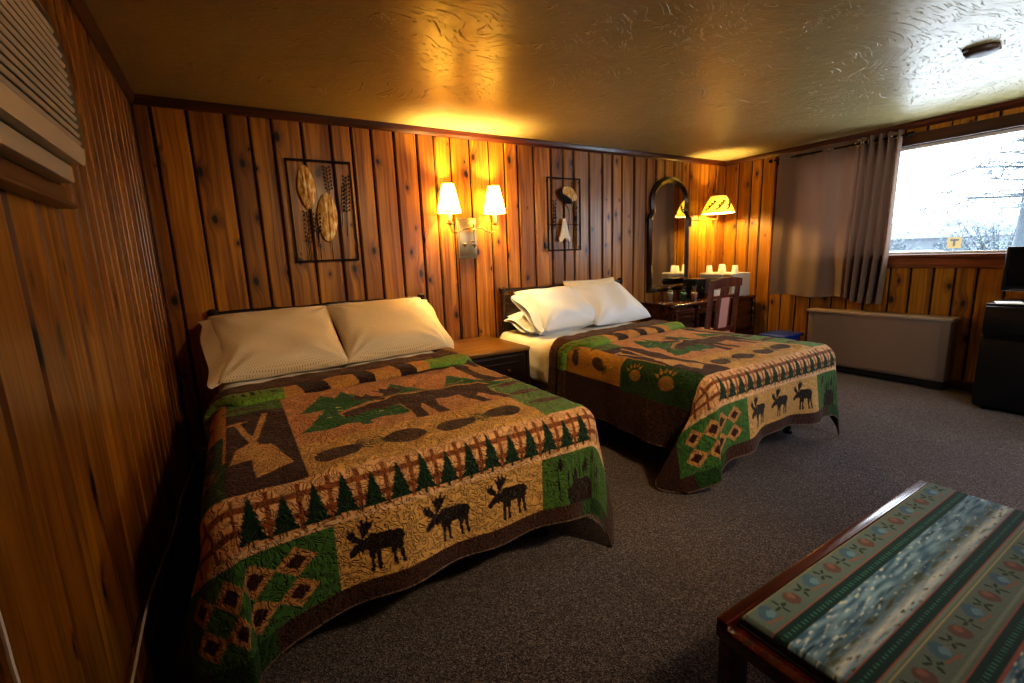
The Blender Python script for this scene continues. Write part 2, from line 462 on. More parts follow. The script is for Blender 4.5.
prism_run('baseboard_back', [(0, 0), (-.014, 0), (-.014, .07), (-.006, .085), (0, .085)], 'x', 0, W, M['trim'])
prism_run('baseboard_right', [(W, 0), (W - .014, 0), (W - .014, .07), (W - .006, .085), (W, .085)], 'y', FY, 0, M['trim_y'])
prism_run('baseboard_left', [(0, 0), (.014, 0), (.014, .07), (.006, .085), (0, .085)], 'y', FY, 0, M['trim_y'])

# window
bm = NB()
abox(bm, W - .018, W + .12, WY0 - .09, WY1 + .09, WZ1, WZ1 + .10, .004)
for s in (WY0 - .09, WY1): abox(bm, W - .018, W + .12, s, s + .09, WZ0, WZ1, .004)
win = structure(bobj('window_1', bm, M['casing']))
bm = NB(); abox(bm, W - .05, W + .12, WY0 - .11, WY1 + .11, WZ0 - .03, WZ0, .006)
abox(bm, W - .02, W, WY0 - .09, WY1 + .09, WZ0 - .125, WZ0 - .03, .004)
bobj('window_sill', bm, M['sill'], win)
bm = NB()
for (y0, y1, z0, z1) in ((WY0, WY1, WZ1 - .03, WZ1), (WY0, WY1, WZ0, WZ0 + .022), (WY0, WY0 + .03, WZ0, WZ1), (WY1 - .03, WY1, WZ0, WZ1)):
    abox(bm, W + .05, W + .09, y0, y1, z0, z1, .003)
bobj('window_frame', bm, M['white_plastic'], win)
bm = NB(); abox(bm, W + .068, W + .072, WY0 + .02, WY1 - .02, WZ0 + .01, WZ1 - .02); bobj('window_pane', bm, M['glass'], win)

# ------------------------------------------------------------------ motif painting
def inpoly(X, Y, poly):
    x0 = min(p[0] for p in poly); x1 = max(p[0] for p in poly); y0 = min(p[1] for p in poly); y1 = max(p[1] for p in poly)
    sel = (X >= x0) & (X <= x1) & (Y >= y0) & (Y <= y1)
    r = np.zeros(X.shape, bool)
    if not sel.any(): return r
    xs, ys = X[sel], Y[sel]; ins = np.zeros(xs.shape, bool); n = len(poly)
    for i in range(n):
        ax, ay = poly[i]; bx, by = poly[(i + 1) % n]
        c = ((ay > ys) != (by > ys))
        if ay != by: ins ^= c & (xs < (bx - ax) * (ys - ay) / (by - ay) + ax)
    r[sel] = ins; return r

class Paint:
    def __init__(s, X, Y, base):
        s.X, s.Y = X, Y; s.c = np.empty(X.shape + (3,)); s.c[:] = lin(base)
        s.jx = X; s.jy = Y
    def put(s, mask, col): s.c[mask] = lin(col)
    def poly(s, pts, col): s.put(inpoly(s.X, s.Y, pts), col)
    def rect(s, x0, x1, y0, y1, col): s.put((s.X >= x0) & (s.X < x1) & (s.Y >= y0) & (s.Y < y1), col)
    def ell(s, cx, cy, rx, ry, rot, col):
        dx, dy = s.X - cx, s.Y - cy; c, n = math.cos(rot), math.sin(rot)
        u = dx * c + dy * n; v = -dx * n + dy * c
        m = (u / rx) ** 2 + (v / ry) ** 2 < 1; s.put(m, col); return m
    def line(s, x0, y0, x1, y1, w, col):
        dx, dy = x1 - x0, y1 - y0; L2 = dx * dx + dy * dy + 1e-12
        t = np.clip(((s.X - x0) * dx + (s.Y - y0) * dy) / L2, 0, 1)
        m = np.hypot(s.X - x0 - t * dx, s.Y - y0 - t * dy) < w / 2; s.put(m, col)
    def shape(s, pts, cx, cy, w, h, col, flip=1, rot=0):
        """unit shape (y up) placed so that its foot centre is at (cx,cy); +Y of the paint plane points down"""
        out = []
        for (a, b) in pts:
            x, y = (a - .5) * w * flip, -b * h
            out.append((cx + x * math.cos(rot) - y * math.sin(rot), cy + x * math.sin(rot) + y * math.cos(rot)))
        s.poly(out, col)

MOOSE = [(.20, .62), (.30, .64), (.40, .72), (.55, .68), (.85, .67), (.95, .62), (1.0, .5), (.96, .48), (.93, .30), (.95, .12), (.98, 0), (.91, 0), (.88, .15), (.85, .33), (.80, .22), (.83, .0), (.77, 0), (.74, .2), (.72, .38), (.56, .36), (.54, .2), (.56, 0), (.49, 0), (.48, .2), (.465, .33), (.43, .2), (.43, 0), (.36, 0), (.37, .2), (.35, .42), (.29, .44), (.27, .38), (.23, .44), (.16, .42), (.10, .36), (.03, .38), (.02, .46), (.12, .56)]
ANT1 = [(.22, .58), (.10, .64), (.02, .72), (-.03, .86), (.03, .80), (.04, .90), (.08, .80), (.12, .88), (.15, .76), (.22, .68)]
ANT2 = [(.20, .60), (.26, .70), (.22, .84), (.18, .97), (.25, .90), (.27, 1.03), (.32, .92), (.38, 1.04), (.39, .91), (.49, .96), (.44, .84), (.38, .76), (.30, .66)]
LEGGAP = []
def moose(P, cx, cy, w, h, col, ant=None):
    P.shape(MOOSE, cx, cy, w, h, col); P.shape(ANT1, cx, cy, w, h, ant or col); P.shape(ANT2, cx, cy, w, h, ant or col)
def treepoly(n=5, inner=.66):
    L = []; 
    for i in range(n):
        t0 = 1 - i / n; t1 = 1 - (i + 1) / n
        wout = .5 * (i + 1) / n * 1.0
        L.append((.5 - wout, .12 + .88 * t1 - .03)); L.append((.5 - wout * inner, .12 + .88 * t1 + .015))
    L[-1] = (.46, .1)
    left = [(.5, 1.0)] + L + [(.46, 0)]
    right = [(1 - x, y) for x, y in reversed(left[1:])]
    return left + right
TREE = treepoly(6); BIGTREE = treepoly(7, .86)
def pinecone(P, cx, cy, w, rot, col='#3a2013', leaf='#27401c'):
    c, s_ = math.cos(rot), math.sin(rot)
    for k in range(7):
        a = rot + (k - 3) * .28
        P.line(cx + c * w * .35, cy + s_ * w * .35, cx + c * w * .35 + math.cos(a) * w * .42, cy + s_ * w * .35 + math.sin(a) * w * .42, .006, leaf)
    m = P.ell(cx, cy, w * .5, w * .34, rot, col)
    dx, dy = P.X - cx, P.Y - cy
    hat = (np.sin((dx + dy) * 330) * np.sin((dx - dy) * 330) > .35) & m
    P.put(hat, '#8a6a4a')
def paw(P, cx, cy, r, rot, col):
    P.ell(cx, cy, r, r * .78, rot, col); P.ell(cx - math.sin(rot) * r * .2 + math.cos(rot) * r * .5, cy + r * .55, r * .55, r * .5, rot, col)
    for k in range(5):
        a = rot - math.pi / 2 + (k - 2) * .42; d = r * 1.32
        x, y = cx + math.cos(a) * d, cy + math.sin(a) * d
        P.ell(x, y, r * .24, r * .19, a, col)
        P.line(x, y, x + math.cos(a) * r * .5, y + math.sin(a) * r * .5, .005, col)

HW, LB, D, RR = .695, .98, .48, .095     # half width, length from fold to foot edge, drop, edge rounding
PEACH, TAN, BROWN, GREEN, DKG, YEL = '#d79a64', '#dcae6c', '#4a2c22', '#5f8438', '#2c5424', '#cf9a38'

def paint_quilt(A, B):
    P = Paint(A, B, BROWN)
    aa = np.abs(A)
    # side strips (hang over the long sides)
    for s in (-1, 1):
        P.put((A * s > .60) & (A * s < HW + .20) & (B < .40), YEL); P.put((A * s > .60) & (A * s < HW + .20) & (B < -.31), GREEN)
        P.put((A * s > .60) & (A * s < HW + .22) & (B >= .40), DKG)
        for (b, w) in ((-.06, .11), (.18, .12)): pinecone(P, s * (HW + .09), b, w, 1.2 + s * 1.57 if b < 0 else 2.0)
        for (b, r) in ((.52, .045), (.76, .055)):
            rot = -math.pi / 2 * s * .8
            paw(P, s * (HW + .10), b, r, rot if s > 0 else rot, '#b98a3f')
    # top panels
    P.rect(-.69, .69, -.40, .70, PEACH)
    P.rect(-.46, .60, .68, LB, '#dcab62')
    # oar panel on one side
    P.rect(-.68, -.45, -.40, .16, GREEN); P.rect(-.68, -.45, .14, LB, BROWN)
    P.ell(-.62, .07, .08, .018, .1, '#6d5136'); P.line(-.70, .05, -.53, .03, .01, '#203015')
    pad = '#d9a866'
    P.line(-.640, .27, -.575, .62, .024, pad); P.line(-.675, .275, -.610, .265, .020, pad)
    P.line(-.530, .20, -.60, .60, .024, pad)
    P.poly([(-.60, .54), (-.645, .60), (-.668, .74), (-.60, .735), (-.585, .60)], pad)
    P.poly([(-.585, .58), (-.53, .60), (-.475, .82), (-.595, .885), (-.60, .74)], pad)
    # the other side: oar panel above, green fish panel below
    P.rect(.54, .69, -.40, .36, BROWN)
    P.poly([(.60, -.02), (.70, -.02), (.72, .30), (.64, .32), (.60, .20)], '#bd8c50'); P.line(.58, -.3, .65, .1, .03, '#bd8c50')
    P.rect(.48, .70, .38, LB, '#6c9050')
    for (b0) in (.46, .62, .80): 
        P.poly([(.50, b0), (.60, b0 - .03), (.70, b0), (.74, b0 - .03), (.74, b0 + .05), (.69, b0 + .02), (.58, b0 + .04)], '#6b4436')
    # centre panel: trees behind a moose
    g1, g2 = '#2c6a2c', '#2f6e30'
    P.shape(BIGTREE, -.17, .62, .50, .56, g1); P.shape(BIGTREE, .10, .44, .38, .42, g2); P.shape(BIGTREE, .42, .46, .36, .40, g1)
    P.shape(BIGTREE, -.27, .34, .26, .28, g2)
    for k in range(26):
        x, y = random.uniform(-.34, .5), random.uniform(.1, .6); 
        i = (np.abs(A - x) < .012) & (np.abs(B - y) < .006) & (P.c[..., 1] > P.c[..., 0] * 1.6); P.put(i, '#b6c080')
    P.shape(MOOSE, .135, .655, .80, .56, '#c9975c'); P.shape(MOOSE, .14, .66, .78, .53, '#4a2c20')
    P.shape(ANT1, .18, .56, .66, .44, '#4a2c20'); P.shape(ANT2, .16, .56, .62, .46, '#4a2c20')
    P.line(-.02, .27, .42, .24, .008, '#c9975c')
    # pinecone strip
    for (a, rot) in ((-.33, -.25), (-.08, math.pi + .1), (.13, -.1), (.35, math.pi)): pinecone(P, a, .835 + .01 * math.sin(a * 9), .17, rot)
    # lattice with pines along the foot
    bz0, bz1 = LB, LB + .165
    band = (B >= bz0 - .005) & (B < bz1) & (aa < HW + .30)
    P.put(band, '#eab480')
    P.put(band & (np.abs(((A + .625) % .0895) - .04475) < .007), '#96582f')
    P.put(band & (np.abs(B - (bz0 + .045)) < .009), '#96582f'); P.put(band & (np.abs(B - (bz0 + .105)) < .009), '#96582f')
    P.put((B >= bz1 - .014) & (B < bz1 + .004) & (aa < HW + .3), '#f0c498')
    P.put((B >= bz0 - .008) & (B < bz0 + .008) & (aa < HW + .3), '#eab480')
    for k in range(15):
        a = -.625 + k * .0895; hgt = (.150, .128, .140)[k % 3]
        P.shape(TREE, a, bz1 - .010, .086, hgt, '#12351f')
        for j in range(7): x_, y_ = a + random.uniform(-.02, .02), bz1 - random.uniform(.03, .10); P.line(x_, y_, x_ + .004, y_ + .008, .003, '#2c5a38')
    # foot panels
    pb0, pb1 = bz1 + .004, LB + .40
    P.put((B >= pb0) & (B < pb1) & (aa < HW + .30), TAN)
    P.put((B >= pb0) & (B < pb1) & (A < -.40) & (A > -HW - .30), '#4b7a3c')
    P.put((B >= pb0) & (B < pb1) & (A > .41) & (A < HW + .30), '#4d7434')
    for i, (a, b) in enumerate(((-.52, .24), (-.52, .335), (-.64, .24), (-.64, .335), (-.76, .24), (-.76, .335), (-.88, .24), (-.88, .335))):
        aoff = .0; cx, cy = a, LB + b
        for (sz, col) in ((1.0, '#cf9a62'), (.52, '#3f1d13')):
            P.poly([(cx - .062 * sz, cy), (cx, cy - .047 * sz), (cx + .062 * sz, cy), (cx, cy + .047 * sz)], col)
    for a in (-.275, -.015, .245): moose(P, a, pb1 - .025, .19, .195, '#24130f')
    # cattails on the green panel
    for k in range(9):
        a = .49 + k * .033 + (k % 3) * .004; h0 = .15 - (k % 3) * .03
        P.line(a, pb1 - .03, a + .008 * ((k % 2) * 2 - 1), pb1 - .03 - h0, .007, '#16250f')
        if k % 2 == 0: P.ell(a + .008, pb1 - .035 - h0, .010, .030, 0, '#24120c')
    P.poly([(.53, pb1), (.53, pb1 - .07), (.56, pb1 - .10), (.64, pb1 - .10), (.68, pb1 - .07), (.68, pb1)], '#2c1710')
    # light binding at the very edge
    e = np.minimum(HW + D - aa, LB + D - B)
    P.put(e < .007, '#8a7468')
    return P.c

def paint_fold(A, T):
    """T: 0 at the pillow edge ... 1 at the lower edge of the folded-back strip"""
    P = Paint(A, T, '#5c3c28')
    P.put((T > .52), '#d29a50')
    P.put((T > .52) & ((A < -.42) | (A > .38)), '#7a9f3a')
    for k, (x0, x1) in enumerate(((-.36, -.20), (-.08, .05), (.17, .30))):
        P.poly([(x0, .55), (x1 - .03, .55), (x1, 1.02), (x0 + .03, 1.02)], '#331c13')
    for k in range(30):
        x = -.9 + random.random() * .45; P.line(x, .72, x + .01, .86, .006, '#24381a')
    P.put((np.sin(A * 260) > .3) & (T < .10), '#8a6a34')
    P.put((np.abs(A) > HW + .20), '#4a2c22')
    return P.c

def prof(s, r=RR):
    """distance past the start of the rounding -> (out, down)"""
    q = r * math.pi / 2
    ang = np.clip(s / r, 0, math.pi / 2)
    out = r * np.sin(ang); down = r * (1 - np.cos(ang)) + np.maximum(s - q, 0)
    return out, down

CORNER_L = ([0, .15, .40, .62, .82, .92, 1], [0, .07, .27, .20, -.03, -.02, 0], [0, -.20, -.34, -.16, .07, .04, 0])
CORNER_R1 = ([0, .2, .35, .5, .75, 1], [0, .12, .20, .04, .0, 0], [0, -.12, -.03, .10, .06, 0])
CORNER_R2 = ([0, .2, .45, .75, 1], [0, .12, .20, .10, 0], [0, -.08, .02, .04, 0])
def drape(A, B, cx, yfold, ztop, seed, lift=0.0, foot=True, far=1.0, right=CORNER_R1):
    """cloth coordinates -> world. A across (0 = bed centre), B along (0 = fold line, LB = foot edge)"""
    hw, lb = HW - RR * .4, LB - RR * .4
    sx = np.sign(A); u = np.maximum(np.abs(A) - (hw), 0); v = np.maximum(B - lb, 0) if foot else np.zeros_like(B)
    r = np.hypot(u, v); phi = np.arctan2(v, u)          # 0 = long side, pi/2 = foot
    out, down = prof(r)
    hang = np.maximum(r - RR * math.pi / 2, 0)
    w = phi / (math.pi / 2); th = 2 * math.pi * np.clip(w, 0, 1)
    w = np.clip(w, 0, 1)
    def look(tab, k):      # smooth table lookup
        q = np.linspace(0, 1, 201); y = np.interp(q, tab[0], tab[k]); y = np.convolve(np.pad(y, 6, mode='edge'), np.ones(13) / 13, 'valid'); y[0] = y[-1] = 0
        return np.interp(w, q, y)
    gx = np.where(A < 0, look(CORNER_L, 1), look(right, 1)); gy = np.where(A < 0, look(CORNER_L, 2), look(right, 2))
    hang = hang * (1 + np.where(A < 0, .26, .04) * np.exp(-np.maximum(hw - np.abs(A), 0) / .13) * np.clip(w * 1.6, 0, 1))
    vv = np.sqrt(np.clip(1 - gx ** 2 - gy ** 2, .1, 1))
    c, s = np.cos(phi), np.sin(phi)
    fl = .04
    # o = (1,1)/sqrt2 (side-out, foot-out); t = (1,-1)/sqrt2
    dx = gx + fl * c; dy = gy + fl * s
    X = np.minimum(np.abs(A), hw) + out * c + hang * dx
    Y = np.minimum(B, lb) + out * s + hang * dy
    Z = -(np.minimum(down, RR) + hang * vv)
    # ripples
    rs = np.random.RandomState(seed); ph = rs.rand(8) * 6.28
    t = hang / (D - .1)
    onside = (v <= 0) & (u > 0); onfoot = (u <= 0) & (v > 0)
    ds = np.clip((lb - B) / .16, 0, 1); ds = ds * ds * (3 - 2 * ds)
    df = np.clip((hw - np.abs(A)) / .16, 0, 1); df = df * df * (3 - 2 * df)
    rip_s = (.020 * np.sin(B * 9 + ph[0] + sx) + .012 * np.sin(B * 21 + ph[1])) * t * ds
    rip_f = (.026 * np.sin(A * 7.5 + ph[2]) + .014 * np.sin(A * 17 + ph[3])) * t * df
    X = np.where(onside, X + rip_s, X); Y = np.where(onfoot, Y + rip_f, Y)
    Z = np.where(onfoot, Z + .022 * t * t * df * (1 + np.sin(A * 8 + ph[4])) * .6, Z)
    # puffiness of the top
    puff = .004 * np.sin(A * 13 + ph[5]) * np.sin(B * 11 + ph[6]) + .006 * np.sin(A * 4.2 + ph[7]) * np.cos(B * 3.1) + .003 * np.sin(A * 40 + B * 9) * np.sin(B * 37)
    Z = Z + puff * np.clip(1 - r / .1, 0, 1)
    n_out = np.clip(r / RR / 1.3, 0, 1)
    wx = cx + sx * (X + lift * n_out * c); wy = yfold - (Y + lift * n_out * s * (v > 0)); wz = ztop + Z + lift * (1 - n_out * .9)
    wz = np.maximum(wz, .012 + .004 * np.sin(A * 30))
    return wx, wy, wz

def grid_mesh(name, X, Y, Z, col, UV, mat, parent=None, thick=.012, origin=(0, 0, 0)):
    n, m = X.shape; V = np.stack([X - origin[0], Y - origin[1], Z - origin[2]], -1).reshape(-1, 3)
    i = np.arange(n - 1)[:, None] * m + np.arange(m - 1)[None, :]; i = i.reshape(-1)
    F = np.stack([i, i + 1, i + m + 1, i + m], -1).astype(np.int32)
    me = bpy.data.meshes.new(name)
    me.vertices.add(len(V)); me.vertices.foreach_set('co', V.astype(np.float32).ravel())
    me.loops.add(F.size); me.loops.foreach_set('vertex_index', F.ravel())
    me.polygons.add(len(F)); me.polygons.foreach_set('loop_start', np.arange(0, F.size, 4, dtype=np.int32))
    me.update(calc_edges=True); me.validate()
    if UV is not None:
        l = me.uv_layers.new(name='wuv'); uvf = np.stack(UV, -1).reshape(-1, 2)[F.ravel()]
        l.data.foreach_set('uv', uvf.astype(np.float32).ravel())
    if col is not None:
        a = me.color_attributes.new('Col', 'FLOAT_COLOR', 'POINT')
        cc = np.ones((len(V), 4), np.float32); cc[:, :3] = col.reshape(-1, 3); a.data.foreach_set('color', cc.ravel())
    me.materials.append(mat); me.shade_smooth()
    o = bpy.data.objects.new(name, me); C.objects.link(o); o.location = origin if parent is None else (0, 0, 0)
    if parent: o.parent = parent
    if thick:
        s = o.modifiers.new('thickness', 'SOLIDIFY'); s.thickness = thick; s.offset = 0
    return o

def pillow(name, w, h, t, mat, loc, rot, label, group, seed=0, flange=True):
    """a plump pillow in its case; local x across, y up the pillow, z out of its face"""
    rs = np.random.RandomState(seed); n = 56
    s = np.linspace(-1, 1, n); S, T = np.meshgrid(s, s, indexing='ij')
    def half(sign):
        ex = .5 * w * S * (1 - .045 * (1 - np.abs(S)) * 0) ; ey = .5 * h * T
        pinch = 1 - .07 * (T ** 2) * (1 - S ** 2) ; pinch2 = 1 - .06 * (S ** 2) * (1 - T ** 2)
        ex = ex * (1 - .05 * (1 - T ** 2) * S ** 2); ey = ey * (1 - .08 * (1 - S ** 2) * T ** 2)
        th = t * .5 * (np.clip(1 - S ** 4, 0, 1) ** .55) * (np.clip(1 - T ** 4, 0, 1) ** .5)
        th = th * (1 - .1 * T)
        wr = np.zeros_like(S)
        for k in range(7):
            a, b, p, q = rs.uniform(-9, 9), rs.uniform(-7, 7), rs.uniform(0, 6), rs.uniform(.001, .005)
            wr = wr + q * np.sin(a * S + b * T + p)
        edge = np.clip((1 - np.maximum(np.abs(S), np.abs(T))) * 5, 0, 1)
        # radiating creases at the corners
        cr = .004 * np.sin(14 * np.arctan2(1.05 - np.abs(T), 1.05 - np.abs(S))) * np.clip(1.5 - 1.6 * np.hypot(1 - np.abs(S), 1 - np.abs(T)), 0, 1)
        z = sign * (th + wr * edge + cr * edge * 1.4)
        return ex, ey, z
    X0, Y0, Z0 = half(1); X1, Y1, Z1 = half(-1)
    V = np.concatenate([np.stack([X0, Y0, Z0], -1).reshape(-1, 3), np.stack([X1, Y1, Z1], -1).reshape(-1, 3)])
    F = []
    for k, flip in ((0, False), (n * n, True)):
        for i in range(n - 1):
            for j in range(n - 1):
                q = (k + i * n + j, k + (i + 1) * n + j, k + (i + 1) * n + j + 1, k + i * n + j + 1)
                F.append(q[::-1] if flip else q)
    bm = bmesh.new(); vs = [bm.verts.new(v) for v in V]
    uvl = bm.loops.layers.uv.new('wuv')
    for f in F:
        fa = bm.faces.new([vs[i] for i in f])
        for l_, i in zip(fa.loops, f): l_[uvl].uv = (V[i][0] + seed, V[i][1])
    bmesh.ops.remove_doubles(bm, verts=bm.verts, dist=1e-4)
    root = bobj(name, bm, mat, None, True, loc); root.rotation_euler = rot
    tag(root, label, 'pillow', group)
    if flange:
        # open end of the pillowcase, a soft flattened sleeve past the pillow
        m = 40; sg = 9; side = flange
        verts = []; uv = []; faces = []
        for j in range(sg):
            q = j / (sg - 1)
            for i in range(m):
                a = 2 * math.pi * i / m; cy = math.cos(a); sz = math.sin(a)
                yy = .5 * h * (abs(cy) ** .7) * (1 if cy > 0 else -1) * (1 - .08 + .05 * q)
                zz = (t * .5 * (.58 - .36 * q)) * sz * (1 + .25 * math.sin(3 * a + seed)) + .012 * math.sin(9 * yy / h + seed * 2) * q
                xx = side * (.5 * w * .86 + (.19 + .02 * math.sin(5 * a + seed)) * w * .5 * q * 1.35)
                verts.append((xx, yy - .02 * q, zz - .015 * q))
        for j in range(sg - 1):
            for i in range(m): faces.append((j * m + i, j * m + (i + 1) % m, (j + 1) * m + (i + 1) % m, (j + 1) * m + i))
        for f in faces:
            for vi in f: uv.append((verts[vi][0] + seed, verts[vi][1]))
        cse = mesh_obj('pillowcase_hem', verts, faces, mat, root, True, uv=uv)
    return root

def make_bed(cx, name_label, seed, hx=0.0, hwm=.655):
    # ---- bed: headboard, box spring, mattress, legs
    bed = thing('bed', name_label, 'bed', (cx, 0, 0))
    hb = NB()
    zt = 1.045
    atube(hb, [(x, -.075, zt - .02 + .004 * math.sin(x * 9)) for x in np.linspace(hx - .75, hx + .75, 25)], [.017 + (.006 if k % 6 == 0 else 0) for k in range(25)], 10)
    atube(hb, [(x, -.075, .90) for x in np.linspace(hx - .72, hx + .72, 9)], .013, 8)
    abox(hb, hx - .73, hx + .73, -.085, -.065, .44, .985, .006)
    head = bobj('headboard', hb, M['walnut'], bed, auto=40)
    for s in (-1, 1):
        p = NB(); alathe(p, [(.022, 0), (.024, .1), (.021, .5), (.026, .52), (.021, .54), (.021, .88), (.028, .90), (.021, .92), (.021, 1.0), (.030, 1.015), (.032, 1.05), (.020, 1.06), (.004, 1.062)], (hx + s * .745, -.075, 0), 14)
        bobj('headboard_post', p, M['walnut'], head, auto=40)
    for k in range(9):
        p = NB(); x = hx - .64 + k * .16; alathe(p, [(.008, .86), (.012, .93), (.008, .95), (.012, .97), (.008, 1.02)], (x, -.075, 0), 10); bobj('spindle', p, M['walnut'], head, auto=40)
    b = NB(); abox(b, -hwm, hwm, -2.20, -.10, .14, .36, .03, 3); bobj('box_spring', b, M['ticking'], bed, auto=40)
    b = NB(); abox(b, -hwm - .01, hwm + .01, -2.22, -.10, .362, .625, .06, 4); bobj('mattress', b, M['ticking'], bed, auto=50)
    b = NB()
    for s in (-1, 1): abox(b, s * .63 - .02, s * .63 + .02, -2.18, -.08, .10, .14, .004)
    for y in (-.12, -1.1, -2.16): abox(b, -.63, .63, y - .02, y + .02, .10, .14, .004)
    bobj('bed_frame', b, M['iron'], bed)
    for x in (-.57, .57):
        for y in (-.2, -1.1, -2.1):
            l_ = NB(); alathe(l_, [(.03, 0), (.03, .02), (.018, .03), (.018, .10)], (x, y, 0), 12); bobj('leg', l_, M['iron'], bed)
    return bed

def make_linen(cx, sheet_label, quilt_label, seed, slant=.13, right=CORNER_R1, narrow=1.0):
    xl = cx - HW
    nx = lambda X: xl + (X - xl) * narrow
    # white sheet over the head end
    a = np.linspace(-HW - .34, HW + .34, 90); y = np.linspace(-.10, -1.2, 50)
    A, Yy = np.meshgrid(a, y, indexing='ij')
    Bv = -1.30 - Yy
    X, Yw, Z = drape(A, Bv, cx, -1.30, .642, seed + 3, foot=False)
    Z = Z + .004 * np.sin(Yy * 23 + A * 4) + .003 * np.sin(A * 17)
    X = X - np.sign(A) * .012
    o = grid_mesh('bed_sheet', nx(X), Yw, Z, None, (A, Yy), M['sheet'], None, .004, (cx, -.6, .64)); tag(o, sheet_label, 'sheet')
    # quilt
    st = .0047
    a = np.arange(-HW - D, HW + D + st / 2, st); b = np.arange(-.36, LB + D + st / 2, st)
    A, B = np.meshgrid(a, b, indexing='ij')
    col = paint_quilt(A, B)
    X, Y, Z = drape(A, B, cx, -1.30, .668, seed, right=right)
    q = grid_mesh('quilt', nx(X), Y, Z, col, (A, B), M['quilt'], None, .010, (cx, -1.5, .65)); tag(q, quilt_label, 'quilt')
    # folded-back head end of the quilt
    a = np.arange(-HW - D, HW + D + .006, .006); T = np.linspace(0, 1, 84)
    A, TT = np.meshgrid(a, T, indexing='ij')
    sl = slant * np.clip(A, -HW, HW) / (2 * HW)
    k_ = np.clip((np.abs(A) - HW + .10) / .18, 0, 1); k_ = k_ * k_ * (3 - 2 * k_)
    y0 = -.85 + sl - .03 * k_; y1 = -1.24 + sl + .16 * k_
    tt = np.clip(TT, 0, 1)
    Yl = y0 + (y1 - y0) * tt
    X, Y, Z = drape(A, -1.30 - Yl, cx, -1.30, .672, seed + 1, lift=.026, foot=False)
    # puffed edges: roll the strip down at both of its ends
    e = np.clip(np.minimum(TT / .07, (1 - TT) / .10), 0, 1); roll = 1 - np.sqrt(np.clip(1 - (1 - e) ** 2, 0, 1))
    ontop = np.clip(1 - (np.abs(A) - HW + .05) / .08, 0, 1)
    mid = .010 * np.exp(-((TT - .78) / .18) ** 2) - .010 * np.exp(-((TT - .52) / .04) ** 2)
    Z = Z - roll * .028 * ontop + mid * ontop
    X = X - np.sign(A) * roll * .024 * (1 - ontop) + np.sign(A) * mid * (1 - ontop)
    col = paint_fold(A, TT)
    X = X - 0; f = grid_mesh('folded_edge', nx(X), Y, Z, col, (A, Yl), M['quilt'], None, .008, (cx, -1.5, .65)); f.parent = q; f.location = (0, 0, 0)
    return q

make_bed(.975, 'double bed with dark spindle headboard nearest the air conditioner wall', 1, .025)
make_linen(.975, 'white sheet showing under the dotted pillows', 'moose and pine patchwork quilt on the bed with dotted pillows', 11)
make_bed(3.145, 'double bed with dark headboard between nightstand and desk', 2, .135, .60)
make_linen(3.20, 'white sheet under the plain white pillows', 'moose and bear paw patchwork quilt on the bed with plain white pillows', 23, right=CORNER_R2, narrow=.925)

R = math.radians
g1 = None
pillow('pillow', .76, .60, .19, M['dots'], (.62, -.43, .85), (R(36), 0, R(3)), 'cream dotted pillow with loose open case hem, beside the bare corner of wall', None, 1, -1)
pillow('pillow', .76, .58, .20, M['dots'], (1.35, -.40, .855), (R(37), 0, R(4)), 'cream dotted pillow on the nightstand side of its bed', None, 2, 1)
pillow('pillow', .70, .46, .15, M['white_linen'], (2.91, -.32, .74), (R(12), 0, R(2)), 'white pillow lying flat underneath the crumpled one', None, 3, -1)
pillow('pillow', .70, .52, .20, M['white_linen'], (2.92, -.43, .865), (R(36), 0, R(5)), 'white crumpled pillow with open case hem, on top near the nightstand', None, 4, -1)
pillow('pillow', .70, .50, .15, M['sheet'], (3.55, -.23, .86), (R(62), 0, R(2)), 'white pillow standing against headboard, mostly hidden behind another', None, 5, False)
pillow('pillow', .74, .56, .19, M['white_linen'], (3.52, -.43, .86), (R(36), 0, R(3)), 'smooth white pillow leaning in front, nearest the desk', None, 6, False)

# ------------------------------------------------------------------ nightstand
ns = thing('nightstand', 'dark wooden nightstand with brown top between the two beds', 'nightstand', (2.10, -.36, 0))
b = NB(); abox(b, -.31, .30, -.37, .34, .585, .615, .008, 3); bobj('top', b, M['night_top'], ns, auto=40)
b = NB(); abox(b, -.29, .29, -.33, .33, .06, .585, .004)
abox(b, -.305, -.275, -.345, .33, .0, .585, .004); abox(b, .275, .305, -.345, .33, .0, .585, .004); bobj('cabinet', b, M['night'], ns)
for z0, z1 in ((.34, .56), (.10, .32)):
    b = NB(); abox(b, -.26, .26, -.355, -.325, z0, z1, .008)
    abox(b, -.20, .20, -.362, -.35, z0 + .05, z1 - .05, .004); d = bobj('drawer', b, M['night'], ns)
    for x in (-.08, .08):
        k = NB(); alathe(k, [(.006, 0), (.006, .012), (.014, .02), (.014, .028), (.003, .033)], (0, 0, 0), 14, Matrix.Translation((x, -.362, (z0 + z1) / 2)) @ Matrix.Rotation(R(90), 4, 'X')); bobj('knob', k, M['brass'], d, True)

